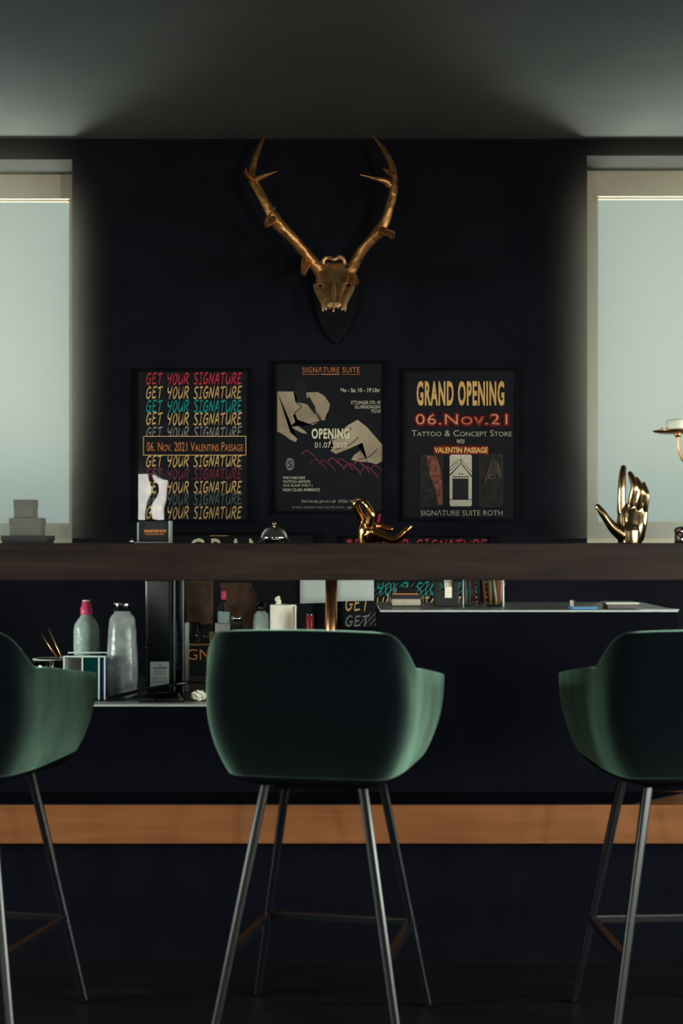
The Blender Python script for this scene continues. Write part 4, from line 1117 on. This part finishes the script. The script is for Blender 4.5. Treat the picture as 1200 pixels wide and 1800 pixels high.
sheet('paper_sheet', [Vector((P(1122, 0, 3.96).x, 3.93, CR+.001)), Vector((P(1190, 0, 3.96).x, 3.935, CR+.001)), Vector((.885, 4.2, CR+.001)), Vector((.80, 4.19, CR+.001))], M['white'], 'blank white sheet at the right end of the tall cabinet', 'paper')

# ------------------------------------------------------------------ bar stools
def bar_stool(label):
    e = bpy.data.objects.new('bar_stool', None); COL.objects.link(e); e.empty_display_size = .1
    tag(e, label, 'bar stool', 'green bar stools along the bar')
    # plan of the shell, from the front of the left arm round the back to the right arm
    half = [(0, -.215), (.07, -.215), (.14, -.214), (.19, -.208), (.222, -.184), (.238, -.135), (.247, -.05), (.253, .05), (.256, .12), (.254, .165)]
    plan = [(-x, y) for x, y in half[:0:-1]]+half
    plan = catmull(plan, 5)
    NV = 16
    bm = bmesh.new(); grid = []
    for (x, y) in plan:
        ax = abs(x); col_ = []
        # height of the upper edge: high back, sloping shoulder, low arm
        s = min(1, max(0, (y+.205)/.085)) if ax > .15 else 0
        s = s*s*(3-2*s)
        ztop = .930-.004*(ax/.2)**2-(.082*s)-.036*max(0, min(1, (y+.10)/.265))
        zbot = .603+.014*max(0, (y+.05)/.21)
        for k in range(NV+1):
            v = k/NV
            z = zbot+(ztop-zbot)*v
            q = (z-.603)/.327
            sc_ = .80+.20*(1-(1-min(1, q/.55))**2.2)
            sb = .86+.14*(1-(1-min(1, q/.5))**2)
            lean = -.010*q if y < -.1 else 0
            flare = 1+.03*max(0, (q-.3))*(1 if y > -.1 else 0)
            narrow = 1-.09*max(0, (q-.62)/.38)*(1-s)
            col_.append(bm.verts.new(Vector((x*sc_*flare*narrow, y*sb+lean, z))))
        grid.append(col_)
    for i in range(len(grid)-1):
        for k in range(NV): bm.faces.new((grid[i][k], grid[i+1][k], grid[i+1][k+1], grid[i][k+1]))
    bmesh.ops.recalc_face_normals(bm, faces=bm.faces[:])
    # make the normals point outwards before thickening
    f0 = max(bm.faces, key=lambda f: -f.calc_center_median().y)
    if f0.normal.y > 0: bmesh.ops.reverse_faces(bm, faces=bm.faces[:])
    bm = evaluated(bm, [('SOLIDIFY', dict(thickness=.030, offset=-1, use_even_offset=False)), ('BEVEL', dict(width=.010, segments=3, limit_method='ANGLE', angle_limit=math.radians(50))),
                        ('SUBSURF', dict(levels=1, render_levels=1))])
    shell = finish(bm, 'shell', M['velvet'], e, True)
    # seams where back and arms meet
    for s in (-1, 1):
        pts = []
        for k in range(12):
            v = k/11; z = .66+(.822-.66)*v; q = (z-.603)/.327
            sc_ = .80+.20*(1-(1-min(1, q/.55))**2.2); sb = .86+.14*(1-(1-min(1, q/.5))**2)
            pts.append(Vector((s*.2255*sc_, -.140*sb, z)))
        finish(sweep(pts, .0022, seg=6), 'seam', M['velvet'], shell, True)
    # seat cushion
    bm = bmesh.new(); bmesh.ops.create_cube(bm, size=1)
    for v in bm.verts: v.co = Vector((v.co.x*.39, v.co.y*.36-.005, .655+v.co.z*.07))
    bm = evaluated(bm, [('BEVEL', dict(width=.030, segments=4))])
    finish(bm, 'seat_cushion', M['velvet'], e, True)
    # underside pan
    bm = bmesh.new(); rings = []
    inner = [(x*.80, y*.86) for x, y in plan]
    for (k, z) in ((1.0, .606), (.93, .592), (.75, .582), (.3, .580)):
        rings.append([bm.verts.new(Vector((x*k, (y+.02)*k-.02, z))) for x, y in inner])
    for a, b in zip(rings, rings[1:]):
        n = len(a)
        for k in range(n):
            j = (k+1) % n; bm.faces.new((a[k], a[j], b[j], b[k]))
    bm.faces.new(rings[-1]); bm.faces.new(rings[0][::-1])
    finish(bm, 'seat_pan', M['pan'], e, True)
    bm = boxm(-.095, .095, -.09, .09, .562, .5795, .004); finish(bm, 'seat_frame', M['pan'], e)
    # legs, square steel splayed to the floor
    ZT, ZB = .575, .0008
    tp = lambda sx, sy, z: Vector((sx*(.112+(.213-.112)*(ZT-z)/(ZT-ZB)), sy*(.105+(.195-.105)*(ZT-z)/(ZT-ZB)), z))
    for sx in (-1, 1):
        for sy in (-1, 1):
            a, b = tp(sx, sy, ZT), tp(sx, sy, ZB+.005); w_ = .0105; LEGSEC = [(math.cos(a), math.sin(a)) for a in (math.radians(ang+11*(1 if sx < 2 else 1)) for ang in (-118, -62, -28, 28, 62, 118, 152, 208))]
            bm = bmesh.new()
            q0 = [bm.verts.new(a+Vector((i*w_*1.15, j*w_*1.15, 0))) for i, j in LEGSEC]
            q1 = [bm.verts.new(b+Vector((i*w_*.95, j*w_*.95, 0))) for i, j in LEGSEC]
            bm.faces.new(q0); bm.faces.new(q1[::-1])
            for k in range(8): bm.faces.new((q0[k], q0[(k+1) % 8], q1[(k+1) % 8], q1[k]))
            bm = evaluated(bm, [('BEVEL', dict(width=.0008, segments=2))])
            lg = finish(bm, 'leg', M['leg'], e)
            finish(boxm(b.x-.009, b.x+.009, b.y-.009, b.y+.009, .0008, .0068, .001), 'foot_cap', M['pan'], lg)
    # footrest
    zf = .21
    for a, b in ((tp(-1, -1, zf), tp(-1, 1, zf)), (tp(1, -1, zf), tp(1, 1, zf)), (tp(-1, 1, zf), tp(1, 1, zf))):
        dv = (b-a); L = dv.length-.018; bm = bmesh.new()
        rotbox(bm, (a+b)/2, L, .018, .018, math.atan2(dv.y, dv.x), bev=.002)
        finish(bm, 'footrest_bar', M['leg'], e)
    return e
def copy_tree(o, parent=None):
    c = o.copy(); COL.objects.link(c)
    if parent is not None: c.parent = parent
    for ch in list(o.children): copy_tree(ch, c)
    return c
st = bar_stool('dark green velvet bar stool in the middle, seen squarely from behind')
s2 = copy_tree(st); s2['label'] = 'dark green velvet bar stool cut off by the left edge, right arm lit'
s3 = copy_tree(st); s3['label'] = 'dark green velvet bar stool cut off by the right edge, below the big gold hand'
st.location = (-.04, 3.28, 0); st.rotation_euler = (0, 0, -math.radians(12))
s2.location = (-.875, 3.32, 0); s2.rotation_euler = (0, 0, -math.radians(13))
s3.location = (.788, 3.28, 0); s3.rotation_euler = (0, 0, math.radians(3))

# ------------------------------------------------------------------ added scatter volumes imitating lens bloom round the two bright windows
def bloom_box(x0, x1, sgn, dens, label):
    """thickest in front of the window, thinning out sideways past its edge and upwards"""
    y0, y1, z0, z1 = 4.55, YB-.004, BT+.012, 2.66
    m = bpy.data.materials.new('window_haze'); m.use_nodes = True
    nt = m.node_tree; nt.nodes.clear()
    out = nt.nodes.new('ShaderNodeOutputMaterial'); vs = nt.nodes.new('ShaderNodeVolumeScatter')
    tc = nt.nodes.new('ShaderNodeTexCoord'); sp = nt.nodes.new('ShaderNodeSeparateXYZ')
    nt.links.new(tc.outputs['Generated'], sp.inputs[0])
    def ramp(sock, a, b):
        r = nt.nodes.new('ShaderNodeMapRange'); r.interpolation_type = 'SMOOTHSTEP'
        r.inputs['From Min'].default_value = a; r.inputs['From Max'].default_value = b
        nt.links.new(sock, r.inputs['Value']); return r.outputs['Result']
    fx = ramp(sp.outputs['X'], *((1.0, (LW[1]-.02-x0)/(x1-x0)) if sgn < 0 else (0.0, (RW[0]+.02-x0)/(x1-x0))))
    fz = ramp(sp.outputs['Z'], (2.52-z0)/(z1-z0), (2.20-z0)/(z1-z0))
    mu = nt.nodes.new('ShaderNodeMath'); mu.operation = 'MULTIPLY'
    nt.links.new(fx, mu.inputs[0]); nt.links.new(fz, mu.inputs[1])
    m2 = nt.nodes.new('ShaderNodeMath'); m2.operation = 'MULTIPLY'; m2.inputs[1].default_value = dens
    nt.links.new(mu.outputs[0], m2.inputs[0]); nt.links.new(m2.outputs[0], vs.inputs['Density'])
    vs.inputs['Color'].default_value = (1, .88, .70, 1); vs.inputs['Anisotropy'].default_value = .88
    nt.links.new(vs.outputs[0], out.inputs['Volume'])
    o = finish(boxm(x0, x1, y0, y1, z0, z1), 'haze', m)
    o['kind'] = 'stuff'; o['label'] = label; o['category'] = 'haze'
bloom_box(-2.0, -.835, -1, 1.15, 'added scatter volume imitating lens bloom at the left window')
bloom_box(.705, 2.0, 1, 0.75, 'added scatter volume imitating lens bloom at the right window')
